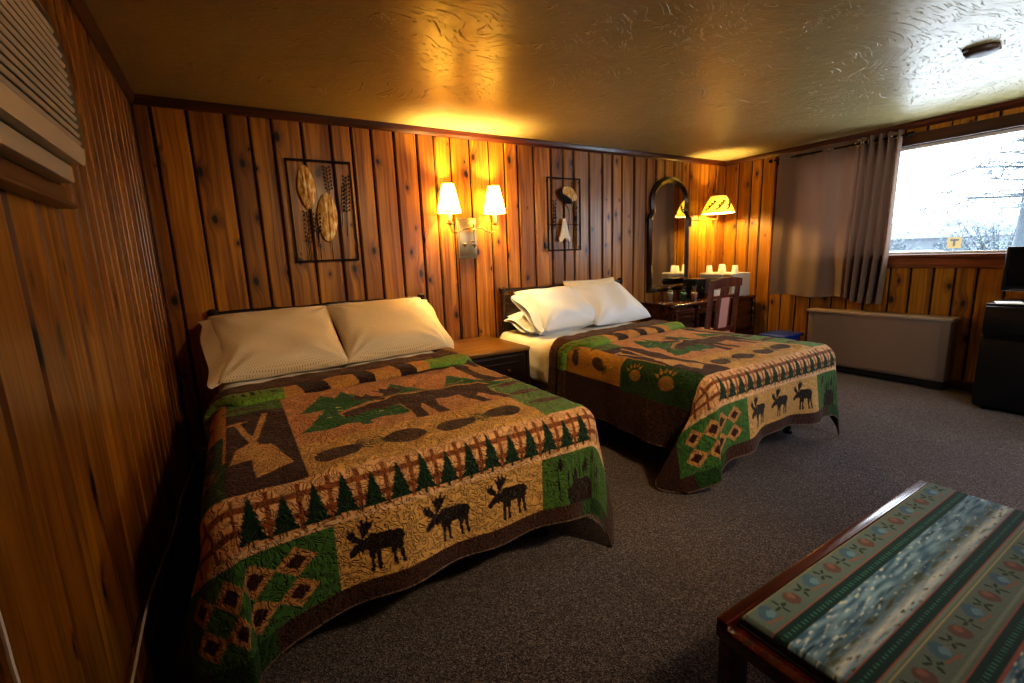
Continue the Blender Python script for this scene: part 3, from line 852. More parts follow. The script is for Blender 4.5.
# ------------------------------------------------------------------ sconce
sc = thing('wall_sconce', 'double arm wall sconce with two glowing cream shades above the nightstand', 'wall lamp', (2.25, 0, 1.33))
b = NB(); abox(b, -.115, .075, -.022, 0, 0, .355, .008, 3); abox(b, -.095, .055, -.032, -.02, .03, .325, .006, 2); bobj('back_plate', b, M['nickel'], sc, auto=40)
b = NB(); atube(b, [(.02, -.085, .10), (.02, -.085, .30)], .008, 10); 
alathe(b, [(.004, 0), (.022, .006), (.022, .012), (.008, .03)], (.02, -.085, .235), 16); alathe(b, [(.004, -.03), (.010, -.012), (.026, .0), (.026, .008), (.006, .012)], (.02, -.085, .12), 16)
atube(b, [(.02, -.085, .27), (.02, -.03, .27)], .007, 8); atube(b, [(.02, -.085, .15), (.02, -.03, .15)], .007, 8); bobj('stem', b, M['nickel'], sc, auto=40)
b = NB(); alathe(b, [(.004, -.02), (.014, -.004), (.018, .006), (.003, .012)], (-.055, -.05, .125), 16); bobj('switch_knob', b, M['nickel'], sc, True)
for x in (-.22, .215):
    b = NB(); atube(b, spline([(.02, -.085, .255), (x * .35 + .01, -.095, .262), (x * .72, -.115, .225), (x * .93, -.12, .235), (x, -.12, .29)], 8), .0055, 8)
    alathe(b, [(.004, -.012), (.020, -.004), (.032, .002), (.032, .006), (.004, .006)], (x, -.12, .295), 18); bobj('arm', b, M['nickel'], sc, auto=40)
    b = NB(); alathe(b, [(.016, .30), (.016, .40), (.013, .405)], (x, -.12, 0), 16); bobj('candle_sleeve', b, M['paper'], sc, True)
    sh = NB(); alathe(sh, [(.102, 0), (.050, .235)], (0, 0, 0), 40, cap=False)
    s_ = bobj('lamp_shade', sh, M['shade'], sc, True, (x, -.12, .385))
    for rr, z in ((.102, 0), (.050, .235)):
        tr = NB(); atube(tr, [(rr * math.cos(k * math.pi / 16), rr * math.sin(k * math.pi / 16), z) for k in range(32)], .0022, 6, closed=True)
        bobj('shade_rim', tr, M['brass'], s_, True)
    bl = NB(); alathe(bl, [(.010, .02), (.012, .04), (.020, .07), (.022, .095), (.014, .12), (.003, .13)], (0, 0, 0), 16); bobj('bulb', bl, M['paper'], s_, True)
    L = bpy.data.lights.new('sconce_light', 'POINT'); L.energy = 62; L.color = (1, .68, .26); L.shadow_soft_size = .03
    lo = bpy.data.objects.new('sconce_light', L); C.objects.link(lo); lo.location = (2.25 + x, -.12, 1.33 + .385 + .165)
cd = NB(); atube(cd, spline([(2.14, -.02, 1.33), (2.145, -.012, 1.1), (2.14, -.012, .8), (2.13, -.012, .5)], 6), .004, 6); bobj('cord', cd, M['iron'], sc, loc=(-2.25, 0, -1.33))

# ------------------------------------------------------------------ wall art
def leaf_pts(cx, cz, w, h, rot=0, n=24, tip=1.25):
    out = []
    for k in range(n):
        a = 2 * math.pi * k / n; x = w / 2 * math.sin(a) * (1 - .18 * abs(math.cos(a))); z = h / 2 * math.cos(a)
        out.append((cx + x * math.cos(rot) - z * math.sin(rot), cz + x * math.sin(rot) + z * math.cos(rot)))
    return out
t = NT('gold_leaf_metal'); o_ = t.obj(); sp = t.n('ShaderNodeSeparateXYZ'); t.l(o_, sp.inputs[0])
nz = t.noise(t.vec(t.math('MULTIPLY', sp.outputs[0], 60), 0.0, t.math('MULTIPLY', sp.outputs[2], 14)), 1, 4, .6).outputs[0]
t.bsdf(t.ramp(nz, [(.3, lin('#7a4416')), (.48, lin('#dca03a')), (.66, lin('#fff0b8'))]), .42, .1, t.bump(nz, .5, .004)); M['gold'] = t.m
M['ivory_metal'] = plain('ivory_enamel', '#e8e2d0', .45, .0, var=.2, scale=60)

def leaf(name, parent, cx, cz, w, h, rot, mat, y=-.03, bulge=.018):
    bm = NB(); n = 28; rings = 6; c = bm.verts.new((cx, y - bulge * .55, cz)); prev = None
    pts = leaf_pts(0, 0, w, h, 0, n)
    for r in range(1, rings + 1):
        q = r / rings; ring = []
        for (px, pz) in pts:
            x, z = px * q, pz * q
            yy = y - bulge * (1 - (abs(x) / (w / 2 + 1e-6)) ** 1.5) * (1 - q * q * .6) + bulge * .45 * math.exp(-(x / (w * .05)) ** 2)
            ring.append(bm.verts.new((cx + x * math.cos(rot) - z * math.sin(rot), yy, cz + x * math.sin(rot) + z * math.cos(rot))))
        for k in range(n):
            if prev is None: bm.faces.new((c, ring[k], ring[(k + 1) % n]))
            else: bm.faces.new((prev[k], ring[k], ring[(k + 1) % n], prev[(k + 1) % n]))
        prev = ring
    return bobj(name, bm, mat, parent, True)

def frame(parent, w, h, name='frame', y=-.03):
    b = NB(); t_ = .007
    for x0, x1, z0, z1 in ((-w / 2, w / 2, -t_, t_), (-w / 2, w / 2, h - t_, h + t_), (-w / 2 - t_, -w / 2 + t_, -t_, h + t_), (w / 2 - t_, w / 2 + t_, -t_, h + t_)):
        abox(b, x0, x1, y - t_, y + t_, z0, z1, .002)
    for x in (-w / 2, w / 2):
        for z in (.03, h - .03): atube(b, [(x, y, z), (x, -.002, z)], .004, 6)
    return bobj(name, b, M['iron'], parent)

def twig(parent, x, z0, z1, lean=0, n=9, side=(-1, 1), berries=True):
    b = NB(); atube(b, [(x, -.032, z0), (x + lean, -.034, z1)], .003, 6)
    for k in range(n):
        q = (k + .5) / n; px, pz = x + lean * q, z0 + (z1 - z0) * q
        if q < .35: continue
        for s in side:
            e = (px + s * .022, -.036, pz + .016); atube(b, [(px, -.033, pz), e], .0022, 5)
            if berries: alathe(b, [(.001, -.008), (.006, -.003), (.006, .003), (.001, .008)], e, 8)
    return bobj('berry_stem', b, M['iron'], parent, auto=50)

art = thing('wall_art', 'square-cornered iron frame with two gold metal leaves and berry stems', 'wall art', (1.05, 0, 1.36))
frame(art, .44, .72)
leaf('gold_leaf', art, -.10, .53, .125, .31, R(2), M['gold']); leaf('gold_leaf', art, .025, .32, .15, .36, R(-3), M['gold'])
b = NB()
for x, z in ((-.10, .39), (.035, .15), (-.13, .2), (-.05, .25), (.10, .45)): atube(b, [(x, -.03, 0.0), (x, -.032, z)], .0028, 6)
bobj('stem', b, M['iron'], art)
twig(art, .06, .40, .68, -.01, 11); twig(art, .155, .18, .62, .03, 16); twig(art, .125, .25, .55, .02, 10, (1,)); twig(art, -.12, 0, .36, .0, 12); twig(art, -.06, .1, .34, .01, 8)
art2 = thing('wall_art', 'narrow iron frame with a gold cap leaf above a pale metal bell flower', 'wall art', (3.31, 0, 1.38))
frame(art2, .40, .69)
leaf('gold_leaf', art2, .07, .545, .13, .20, R(62), M['gold']); leaf('dark_leaf', art2, .045, .53, .16, .23, R(70), M['iron'], -.024)
b = NB(); 
prof_ = [(.014, .31), (.024, .28), (.045, .20), (.065, .13), (.075, .10)]
n = 24; rings = []
for r, z in prof_:
    rings.append([b.verts.new((r * math.cos(2 * math.pi * k / n), -.03 + .25 * r * math.sin(2 * math.pi * k / n), z + (.022 * math.cos(4 * 2 * math.pi * k / n) if z < .11 else 0))) for k in range(n)])
for i in range(len(rings) - 1):
    for k in range(n): b.faces.new((rings[i][k], rings[i][(k + 1) % n], rings[i + 1][(k + 1) % n], rings[i + 1][k]))
bobj('pale_flower', b, M['ivory_metal'], art2, True)
b = NB()
for c_ in ([(.09, -.03, .66), (.10, -.03, .60), (.05, -.03, .52)], [(.03, -.03, .50), (.01, -.03, .42), (0, -.03, .30)], [(.05, -.03, .48), (.10, -.032, .42), (.11, -.03, .25), (.10, -.03, 0)], [(.02, -.03, .45), (.06, -.032, .36), (.05, -.03, .22), (.05, -.03, 0)], [(.0, -.03, .12), (0, -.03, 0)], [(-.2, -.03, .25), (.2, -.03, .25)]):
    atube(b, spline(c_, 6), .0035, 6)
bobj('stem', b, M['iron'], art2)
twig(art2, -.15, .02, .48, .02, 14); twig(art2, -.10, .1, .42, -.01, 9, (-1,)); twig(art2, .15, .05, .42, 0, 9, (1, -1), False)

# ------------------------------------------------------------------ mirror
def mirror_outline(w, h, n=18, inset=0):
    r = w / 2 * .80; zc = h - r                         # smaller arch on shouldered sides
    pts = [(-w / 2 + inset, 0 + inset), (w / 2 - inset, 0 + inset)]
    zs = zc - .11
    pts += [(w / 2 - inset, zs - .10), (w / 2 - .004 - inset, zs - .05), (w / 2 - .036 - inset, zs - .015), (w / 2 - .040 - inset, zs + .03)]
    pts += [(w / 2 - .030 - inset, zs + .075)]
    for k in range(1, n): a = math.pi * k / n; pts.append(((w / 2 - .024 - inset) * math.cos(a), zc + (h - zc - inset) * math.sin(a)))
    pts += [(-w / 2 + .030 + inset, zs + .075), (-w / 2 + .040 + inset, zs + .03), (-w / 2 + .036 + inset, zs - .015), (-w / 2 + .004 + inset, zs - .05), (-w / 2 + inset, zs - .10)]
    return pts
mr = thing('wall_mirror', 'tall dark wood mirror with arched shouldered top above the desk', 'mirror', (4.86, 0, .86))
o1 = mirror_outline(.70, 1.31); o2 = mirror_outline(.70, 1.31, inset=.075); o15 = mirror_outline(.70, 1.31, inset=.035)
b = NB(); L1 = [b.verts.new((x, -.002, z)) for x, z in o1]; L1b = [b.verts.new((x, -.028, z)) for x, z in o1]; Lm = [b.verts.new((x, -.046, z)) for x, z in o15]; L2 = [b.verts.new((x, -.022, z)) for x, z in o2]
n = len(o1)
for A_, B_ in ((L1, L1b), (L1b, Lm), (Lm, L2)):
    for k in range(n): b.faces.new((A_[k], A_[(k + 1) % n], B_[(k + 1) % n], B_[k]))
b.faces.new(L1)
bobj('mirror_frame', b, M['mirror_frame'], mr, auto=40)
b = NB(); aprism(b, mirror_outline(.70, 1.31, inset=.070), -.0235, -.0225); bobj('mirror_glass', b, M['mirror'], mr)

# ------------------------------------------------------------------ desk, with turned columns
dk = thing('desk', 'dark cherry kneehole desk with turned columns under the mirror', 'desk', (5.13, -.25, 0))
b = NB(); abox(b, -.75, .74, -.27, .245, .73, .76, .010, 3); bobj('desk_top', b, M['desk'], dk, auto=40)
for (x0, x1) in ((-.72, -.33), (.30, .72)):
    b = NB(); abox(b, x0, x1, -.24, .24, .08, .73, .005); abox(b, x0 + .01, x1 - .01, -.235, .235, 0, .08); p = bobj('pedestal', b, M['desk'], dk)
    for z0, z1 in ((.56, .70), (.36, .53), (.12, .33)):
        d = NB(); abox(d, x0 + .055, x1 - .055, -.256, -.238, z0, z1, .006); dd = bobj('drawer', d, M['desk'], p)
        k = NB(); atube(k, spline([((x0 + x1) / 2 - .04, -.256, (z0 + z1) / 2), ((x0 + x1) / 2 - .03, -.272, (z0 + z1) / 2 - .008), ((x0 + x1) / 2 + .03, -.272, (z0 + z1) / 2 - .008), ((x0 + x1) / 2 + .04, -.256, (z0 + z1) / 2)], 5), .004, 6); bobj('handle', k, M['brass'], dd, True)
    for x in (x0 + .028, x1 - .028):
        k = NB(); alathe(k, [(.020, .06), (.024, .09), (.014, .12), (.020, .2), (.024, .38), (.018, .55), (.024, .60), (.014, .63), (.026, .67), (.026, .73)], (x, -.258, 0), 16); bobj('turned_column', k, M['desk'], p, True)
b = NB(); abox(b, -.33, .30, -.24, -.225, .62, .73, .004); bobj('apron', b, M['desk'], dk)

# microwave with cups
mw = thing('microwave', 'white microwave oven on the desk corner under the printed lamp shade', 'microwave', (5.51, -.315, .76))
b = NB(); abox(b, -.17, .17, -.225, .225, .012, .285, .010, 3)
for x in (-.13, .13):
    for y in (-.18, .18): abox(b, x - .015, x + .015, y - .015, y + .015, 0, .014)
bobj('casing', b, M['white_plastic'], mw, auto=40)
b = NB(); abox(b, -.182, -.168, -.10, .215, .03, .275, .004); d = bobj('door', b, M['white_plastic'], mw)
b = NB(); abox(b, -.185, -.181, -.05, .17, .07, .235, .002); bobj('door_window', b, plain('grey_door_mesh', '#8c8a86', .3), d)
b = NB(); abox(b, -.181, -.168, -.218, -.108, .03, .275, .003); cp = bobj('control_panel', b, M['ivory'], mw)
b = NB()
for r_ in range(4):
    for c_ in range(3): abox(b, -.184, -.180, -.205 + c_ * .032, -.182 + c_ * .032, .06 + r_ * .032, .08 + r_ * .032, .002)
bobj('buttons', b, M['white_plastic'], cp)
def cup(x, y, z, lab, up=False, s=1.0):
    b = NB()
    if not up: alathe(b, [(.040 * s, 0), (.041 * s, .003), (.038 * s, .006), (.028 * s, .088 * s), (.024 * s, .088 * s), (.024 * s, .084 * s)], (0, 0, 0), 24, cap=False)
    else: alathe(b, [(.026, .002), (.027, 0), (.037, .085), (.039, .088), (.036, .088), (.026, .006)], (0, 0, 0), 24)
    if not up: alathe(b, [(.0001, .084 * s), (.024 * s, .084 * s)], (0, 0, 0), 24, cap=False)
    o = bobj('paper_cup', b, M['cup'], None, True, (x, y, z)); tag(o, lab, 'cup', 'paper cups on the microwave'); return o
cup(5.43, -.16, 1.045, 'upturned white paper cup at the mirror end of the microwave top')
cup(5.49, -.29, 1.045, 'upturned white paper cup, larger of the middle pair on the microwave', s=1.15)
cup(5.41, -.36, 1.045, 'upturned white paper cup standing in front of the larger middle cup', s=1.0)
cup(5.48, -.47, 1.045, 'upturned white paper cup at the curtain end of the microwave top')

# coffee maker
cm = thing('coffee_maker', 'small black coffee maker with silver lid on the desk', 'coffee maker', (5.13, -.18, .76))
b = NB(); abox(b, -.09, .09, -.10, .10, 0, .03, .008); abox(b, -.088, .088, -.088, .10, .02, .2, .008); abox(b, -.09, .09, -.10, .10, .165, .225, .012, 3); bobj('body', b, M['black'], cm, auto=40)
b = NB(); abox(b, -.088, .088, -.098, .098, .225, .236, .004); bobj('lid', b, M['steel'], cm)
b = NB(); atube(b, spline([(-.02, -.088, .06), (-.02, -.125, .07), (-.02, -.125, .13), (-.02, -.088, .14)], 6), .009, 8); bobj('handle', b, M['black_gloss'], cm, True)
# papers and wrapped items
b = NB(); abox(b, -.07, .07, -.004, .004, 0, .10, .001, M=Matrix.Rotation(R(-14), 4, 'X')); o = bobj('tent_card', b, M['paper'], None, False, (5.22, -.44, .765)); o.rotation_euler = (0, 0, R(-35)); tag(o, 'white folded card standing in front of the microwave', 'card')
def wrapped(x, y, mat2, lab, rz):
    t_ = thing('wrapped_cup', lab, 'cup', (x, y, .76), rz, 'wrapped cups on the desk')
    b = NB(); alathe(b, [(.026, 0), (.034, .085), (.036, .088), (.033, .088), (.025, .004)], (0, 0, 0), 20); bobj('cup', b, mat2, t_, True)
    b = NB(); n = 20; rr = [(.036, 0), (.042, .05), (.043, .10), (.028, .12), (.018, .135), (.034, .165)]
    rings = [[b.verts.new((r * (1 + .12 * math.sin(5 * k + z * 60)) * math.cos(2 * math.pi * k / n), r * (1 + .12 * math.cos(4 * k)) * math.sin(2 * math.pi * k / n), z)) for k in range(n)] for r, z in rr]
    for i in range(len(rings) - 1):
        for k in range(n): b.faces.new((rings[i][k], rings[i][(k + 1) % n], rings[i + 1][(k + 1) % n], rings[i + 1][k]))
    bobj('plastic_wrap', b, M['clear'], t_, True)
wrapped(4.77, -.13, M['cup'], 'clear wrapped cup with white body, closest to the mirror', 0)
wrapped(4.84, -.26, M['teal'], 'clear wrapped cup with a teal band on the desk', .5)
wrapped(4.89, -.37, M['pinkwrap'], 'clear wrapped cup with a pale pink base near the desk edge', 1)

# ------------------------------------------------------------------ swing arm lamp with printed shade
sl = thing('swing_arm_lamp', 'brass swing arm lamp with yellow printed shade in the corner', 'wall lamp', (5.22, 0, 1.60))
b = NB(); abox(b, -.03, .03, -.02, 0, 0, .13, .006, 2); alathe(b, [(.012, 0), (.012, .1)], (0, -.035, .015), 12); bobj('wall_plate', b, M['brass'], sl, auto=40)
b = NB(); atube(b, [(0, -.035, .08), (.13, -.12, .08), (.25, -.22, .08)], .006, 8); atube(b, [(.25, -.22, .07), (.25, -.22, .17)], .008, 8); bobj('swing_arm', b, M['brass'], sl, auto=40)
sh = NB(); n = 56; rr = [(.185, 0), (.165, .05), (.125, .13), (.085, .195)]
alathe(sh, rr, (0, 0, 0), n, cap=False); s_ = bobj('lamp_shade', sh, M['shade_y'], sl, True, (.25, -.22, .15))
def on_shade(th, z):
    for (r0, z0), (r1, z1) in zip(rr, rr[1:]):
        if z0 <= z <= z1: r = r0 + (r1 - r0) * (z - z0) / (z1 - z0) + .002; return (r * math.cos(th), r * math.sin(th), z)
b = NB()    # branch and bird print, thin dark strokes on the cloth
for base in (R(165), R(208), R(250), R(320), R(60)):
    b = NB(); P_ = [on_shade(base + k * .09, .03 + .012 * k + .006 * math.sin(k * 2)) for k in range(9)]; atube(b, P_, [.008 - .0006 * k for k in range(9)], 5)
    for k in (2, 4, 6):
        c_ = on_shade(base + k * .09 + .03, .055 + .012 * k); q = on_shade(base + k * .09, .03 + .012 * k); atube(b, [q, c_], .005, 5)
        for j in range(5):
            e = on_shade(base + k * .09 + .03 + (j - 2) * .05, .055 + .012 * k + .008 * (j % 2)); atube(b, [c_, e], .007, 5)
    bobj('branch_print', b, M['iron'], s_, True)

for r_, z in ((.185, 0), (.085, .195)):
    tr = NB(); atube(tr, [(r_ * math.cos(k * math.pi / 20), r_ * math.sin(k * math.pi / 20), z) for k in range(40)], .003, 6, closed=True)
    bobj('shade_rim', tr, M['paper'], s_, True)
L = bpy.data.lights.new('corner_lamp_light', 'POINT'); L.energy = 46; L.color = (1, .70, .24); L.shadow_soft_size = .035
lo = bpy.data.objects.new('corner_lamp_light', L); C.objects.link(lo); lo.location = (5.47, -.22, 1.82)

# ------------------------------------------------------------------ desk chair
ch = thing('desk_chair', 'reddish wooden chair with pink padded back splat at the desk', 'chair', (4.58, -.79, 0), R(4))
w = .235
for s in (-1, 1):
    b = NB(); aprism(b, [(-.16, 0), (-.115, 0), (-.105, .45), (-.15, 1.00), (-.185, 1.00), (-.15, .45)], s * w - .018, s * w + .018, 'yz'); bobj('back_leg', b, M['chair'], ch)
    b = NB(); abox(b, s * w - .018, s * w + .018, .22, .256, 0, .43, .004); bobj('front_leg', b, M['chair'], ch)
b = NB()
n = 12
for k in range(n):
    x0 = -w - .025 + k * (2 * w + .05) / n; x1 = x0 + (2 * w + .05) / n + .001; zt = .022 * math.sin(math.pi * (k + .5) / n)
    abox(b, x0, x1, -.195, -.163, .955, 1.03 + zt)
bobj('crest_rail', b, M['chair'], ch)
b = NB(); aprism(b, [(-.165, .86), (-.145, .86), (-.155, .95), (-.178, .95)], -.06, -.02, 'yz'); aprism(b, [(-.165, .86), (-.145, .86), (-.155, .95), (-.178, .95)], .02, .06, 'yz')
bobj('spindle', b, M['chair'], ch); b = NB(); abox(b, -w, w, -.168, -.146, .845, .875); bobj('cross_rail', b, M['chair'], ch); b = NB(); abox(b, -w, w, -.146, -.124, .50, .545); bobj('cross_rail', b, M['chair'], ch)
for s in (-1, 1):
    b = NB(); aprism(b, [(-.146, .54), (-.128, .54), (-.150, .85), (-.166, .85)], s * .105 - .014, s * .105 + .014, 'yz'); bobj('slat', b, M['chair'], ch)
b = NB(); aprism(b, [(-.152, .545), (-.118, .545), (-.138, .85), (-.176, .85)], -.075, .075, 'yz'); bobj('splat_pad', b, M['pink'], ch)
b = NB(); abox(b, -w - .01, w + .01, -.15, .255, .40, .445, .01); bobj('seat_frame', b, M['chair'], ch)
b = NB(); abox(b, -w + .01, w - .01, -.12, .245, .44, .49, .02, 3); bobj('seat_pad', b, M['pink'], ch, auto=50)
b = NB()
for s in (-1, 1): abox(b, s * w - .01, s * w + .01, -.13, .23, .18, .21, .003)
abox(b, -w, w, -.135, -.115, .24, .27, .003); bobj('stretcher', b, M['chair'], ch)

# ------------------------------------------------------------------ heater, blue bin
ht = thing('wall_heater', 'long taupe metal cabinet heater under the curtained window', 'heater', (5.80, -1.79, 0))
b = NB(); abox(b, -.09, .10, -.585, .585, .08, .625, .006, 2); bobj('casing', b, M['heater'], ht, auto=40)
b = NB(); abox(b, -.097, -.088, -.53, .53, .10, .60, .004); bobj('front_panel', b, M['heater'], ht)
b = NB(); abox(b, -.105, .10, -.60, .60, .625, .655, .006, 2); bobj('top_lid', b, M['heater_top'], ht, auto=40)
for y in (-.5, .45):
    b = NB(); abox(b, -.06, .08, y - .08, y + .08, 0, .08, .003); bobj('foot', b, M['dark_foot'], ht)
b = NB(); abox(b, -.05, .1, -.56, .56, .02, .08); bobj('kick_recess', b, M['ac_dark'], ht)
bb = NB(); abox(bb, -.18, .18, -.13, .13, 0, .335, .03, 3); abox(bb, -.20, .20, -.15, .15, .335, .365, .012, 3)
tag(bobj('storage_tub', bb, M['blue'], None, auto=40, loc=(5.65, -.96, 0)), 'blue tub with lid on the floor between desk and heater', 'tub')

# ------------------------------------------------------------------ curtain and rod
RX = W - .085; RZ = 2.29
rd = thing('curtain_rod', 'thin dark curtain rod under the ceiling moulding', 'curtain rod', (RX, -1.3, RZ))
b = NB(); atube(b, [(0, -.60, 0), (0, .64, 0)], .010, 12); alathe(b, [(.004, 0), (.014, .006), (.014, .02), (.004, .026)], (0, 0, 0), 14, Matrix.Translation((0, -.60, 0)) @ Matrix.Rotation(R(90), 4, 'X'))
alathe(b, [(.004, 0), (.02, .012), (.02, .03), (.004, .045)], (0, 0, 0), 14, Matrix.Translation((0, .66, 0)) @ Matrix.Rotation(R(-90), 4, 'X')); bobj('rod', b, M['rod'], rd, auto=40)
for y in (-.57, .62):
    b = NB(); abox(b, -.006, .084, y - .006, y + .006, -.02, -.008); abox(b, .074, .085, y - .02, y + .02, -.05, .03); bobj('bracket', b, M['rod'], rd)
cu = thing('curtain', 'taupe grommet curtain drawn across part of the window', 'curtain', (RX, -1.3, .78))
def curt(y):       # plan shape of the curtain, y from -0.73 (desk end) to -1.86
    q = (-y - .72) / 1.12
    flat = .016 * math.sin(q * 17 + 1) + .010 * math.sin(q * 31)
    gath = .050 * math.sin((q - .70) * 95)
    k = min(max((q - .66) / .08, 0), 1)
    return -flat * (1 - k) - gath * k
n, m = 260, 60; verts = []; uv = []; faces = []; s_len = 0
for i in range(n):
    q = i / (n - 1); 
    for j in range(m):
        z = j / (m - 1); yt = -.74 - 1.10 * q; yb = -.72 - 1.09 * q * (1.0)
        y = yb + (yt - yb) * z + .012 * math.sin(z * 4 + q * 9) * (1 - z)
        x = curt(-.72 - 1.12 * q) * (.75 + .35 * (1 - z)) + .008 * math.sin(q * 13 + z * 5) * (1 - z)
        if q < .07: x -= .03 * (1 - q / .07) ** 2
        zz = .0 + 1.56 * z + .010 * math.sin(q * 12) * (1 - z) - .035 * (q > .7) * (1 - z) * min((q - .7) * 10, 1)
        verts.append((x - .0, y + 1.3, zz))
idx = lambda i, j: i * m + j
for i in range(n - 1):
    for j in range(m - 1):
        f = (idx(i, j), idx(i + 1, j), idx(i + 1, j + 1), idx(i, j + 1)); faces.append(f)
        for v_ in f: uv.append((v_ // m * 1.6 / n, v_ % m * 1.5 / m))
cl = mesh_obj('curtain_cloth', verts, faces, M['curtain'], cu, True, uv=uv)
# thick hem along the bottom
verts2 = []; faces2 = []; uv2 = []
for i in range(n):
    for j in range(5):
        x, y, z = verts[idx(i, j)]; verts2.append((x - .003, y, z))
for i in range(n - 1):
    for j in range(4):
        f = (i * 5 + j, (i + 1) * 5 + j, (i + 1) * 5 + j + 1, i * 5 + j + 1); faces2.append(f)
        for v_ in f: uv2.append((v_ // 5 * 1.6 / n, v_ % 5 * .025 + 3))
mesh_obj('hem', verts2, faces2, M['curtain'], cu, True, uv=uv2)
for y in (-.77, -.92, -1.08, -1.24, -1.40, -1.50, -1.56, -1.62, -1.68, -1.74, -1.79):
    b = NB(); q = (-y - .74) / 1.06; xx = curt(-.72 - 1.12 * q) * .75
    atube(b, [(xx - .004, y + 1.3 + .024 * math.cos(k * math.pi / 9), 1.51 + .024 * math.sin(k * math.pi / 9)) for k in range(18)], .0055, 6, closed=True)
    bobj('grommet', b, M['steel'], cu, True)

# ------------------------------------------------------------------ refrigerator, monitor, paper
fr = thing('mini_fridge', 'black two-door mini refrigerator under the window', 'refrigerator', (5.60, -2.92, 0))
b = NB(); abox(b, -.235, .26, -.26, .26, .02, .825, .006, 2); 
for x in (-.2, .2):
    for y in (-.2, .2): alathe(b, [(.02, 0), (.02, .03)], (x, y, 0), 10)
bobj('cabinet', b, M['black'], fr, auto=40)
b = NB(); abox(b, -.24, .262, -.262, .262, .822, .84, .005, 2); bobj('top_cover', b, M['black'], fr)
b = NB(); abox(b, -.275, -.238, -.26, .26, .04, .595, .010, 3); d = bobj('fridge_door', b, M['black'], fr, auto=40)
b = NB(); abox(b, -.29, -.272, -.20, .24, .572, .588, .004); bobj('handle_strip', b, M['black_gloss'], d)
b = NB(); abox(b, -.275, -.238, -.26, .26, .605, .822, .010, 3); d = bobj('freezer_door', b, M['black'], fr, auto=40)
b = NB(); abox(b, -.29, -.272, -.20, .24, .606, .620, .004); bobj('handle_strip', b, M['black_gloss'], d)
tv = thing('television', 'small black flat screen television standing on the mini refrigerator', 'television', (5.50, -2.97, .84), R(6))
b = NB(); abox(b, -.02, .03, -.27, .27, .09, .425, .010, 3); bobj('screen_housing', b, M['black'], tv, auto=40)
b = NB(); abox(b, -.0225, -.018, -.25, .25, .125, .408, .001); bobj('screen', b, M['black_gloss'], tv)
b = NB(); alathe(b, [(.0, 0), (.11, 0), (.12, .006), (.11, .014), (.03, .022)], (.01, 0, .002), 28); atube(b, [(.02, 0, .01), (.02, 0, .12)], .022, 12); bobj('stand', b, M['black'], tv, auto=40)
b = NB()
for k in range(7): abox(b, -.0226, -.0205, .13 + k * .014, .139 + k * .014, .104, .108)
bobj('bezel_marks', b, M['silver'], tv)
b = NB(); abox(b, -.10, .10, -.075, .075, 0, .003, .001); o = bobj('paper_sheet', b, M['paper'], None, loc=(5.46, -2.76, .8405)); o.rotation_euler = (0, 0, .3); tag(o, 'white paper lying on the refrigerator under the television', 'paper')

# ------------------------------------------------------------------ air conditioner high on the panelled side wall
ac = thing('air_conditioner', 'beige slatted air conditioner set high in the panelled wall', 'air conditioner', (0, -2.465, 1.575))
def rr_outline(y0, y1, z0, z1, r0, r1, n=8):
    pts = [(y0, z0)]
    for k in range(n + 1): a = -math.pi / 2 + math.pi / 2 * k / n; pts.append((y1 - r0 + r0 * math.cos(a), z0 + r0 + r0 * math.sin(a)))
    for k in range(n + 1): a = math.pi / 2 * k / n; pts.append((y1 - r1 + r1 * math.cos(a), z1 - r1 + r1 * math.sin(a) ))
    pts.append((y0, z1)); return pts
b = NB(); aprism(b, rr_outline(-.45, .41, .06, .38, .03, .13), .0, .075, 'yz'); bobj('body', b, M['ac_dark'], ac)
b = NB()       # rim of the grille
outl = rr_outline(-.45, .435, .05, .395, .04, .15); inl = rr_outline(-.42, .405, .092, .375, .02, .125); n = len(outl)
O0 = [b.verts.new((.0, y, z)) for y, z in outl]; O1 = [b.verts.new((.088, y, z)) for y, z in outl]; I1 = [b.verts.new((.096, y, z)) for y, z in inl]; I0 = [b.verts.new((.06, y, z)) for y, z in inl]
for A_, B_ in ((O0, O1), (O1, I1), (I1, I0)):
    for k in range(n): b.faces.new((A_[k], A_[(k + 1) % n], B_[(k + 1) % n], B_[k]))
bobj('grille_rim', b, M['ac'], ac, auto=40)
b = NB()
nz_ = 13
for k in range(nz_):
    z = .105 + k * .0207
    yr = .385
    if z > .375 - .13: q = (z - (.375 - .13)) / .13; yr = .380 - .13 + .13 * math.sqrt(max(0, 1 - q * q))
    abox(b, -.006, .006, -.42, yr, -.0055, .0055, .002, M=Matrix.Translation((.088, 0, z)) @ Matrix.Rotation(R(28), 4, 'Y'))
bobj('grille_slats', b, M['ac'], ac)
b = NB(); abox(b, 0, .066, -.45, .385, .0, .046, .006, 2); bobj('lower_lip', b, M['ac'], ac, auto=40)
b = NB(); abox(b, .0, .03, -.47, .46, -.045, .0, .003); abox(b, .0, .024, .432, .455, 0, .40, .003); abox(b, 0, .045, -.47, .47, -.058, -.045, .003); bobj('wood_casing', b, M['casing'], ac)

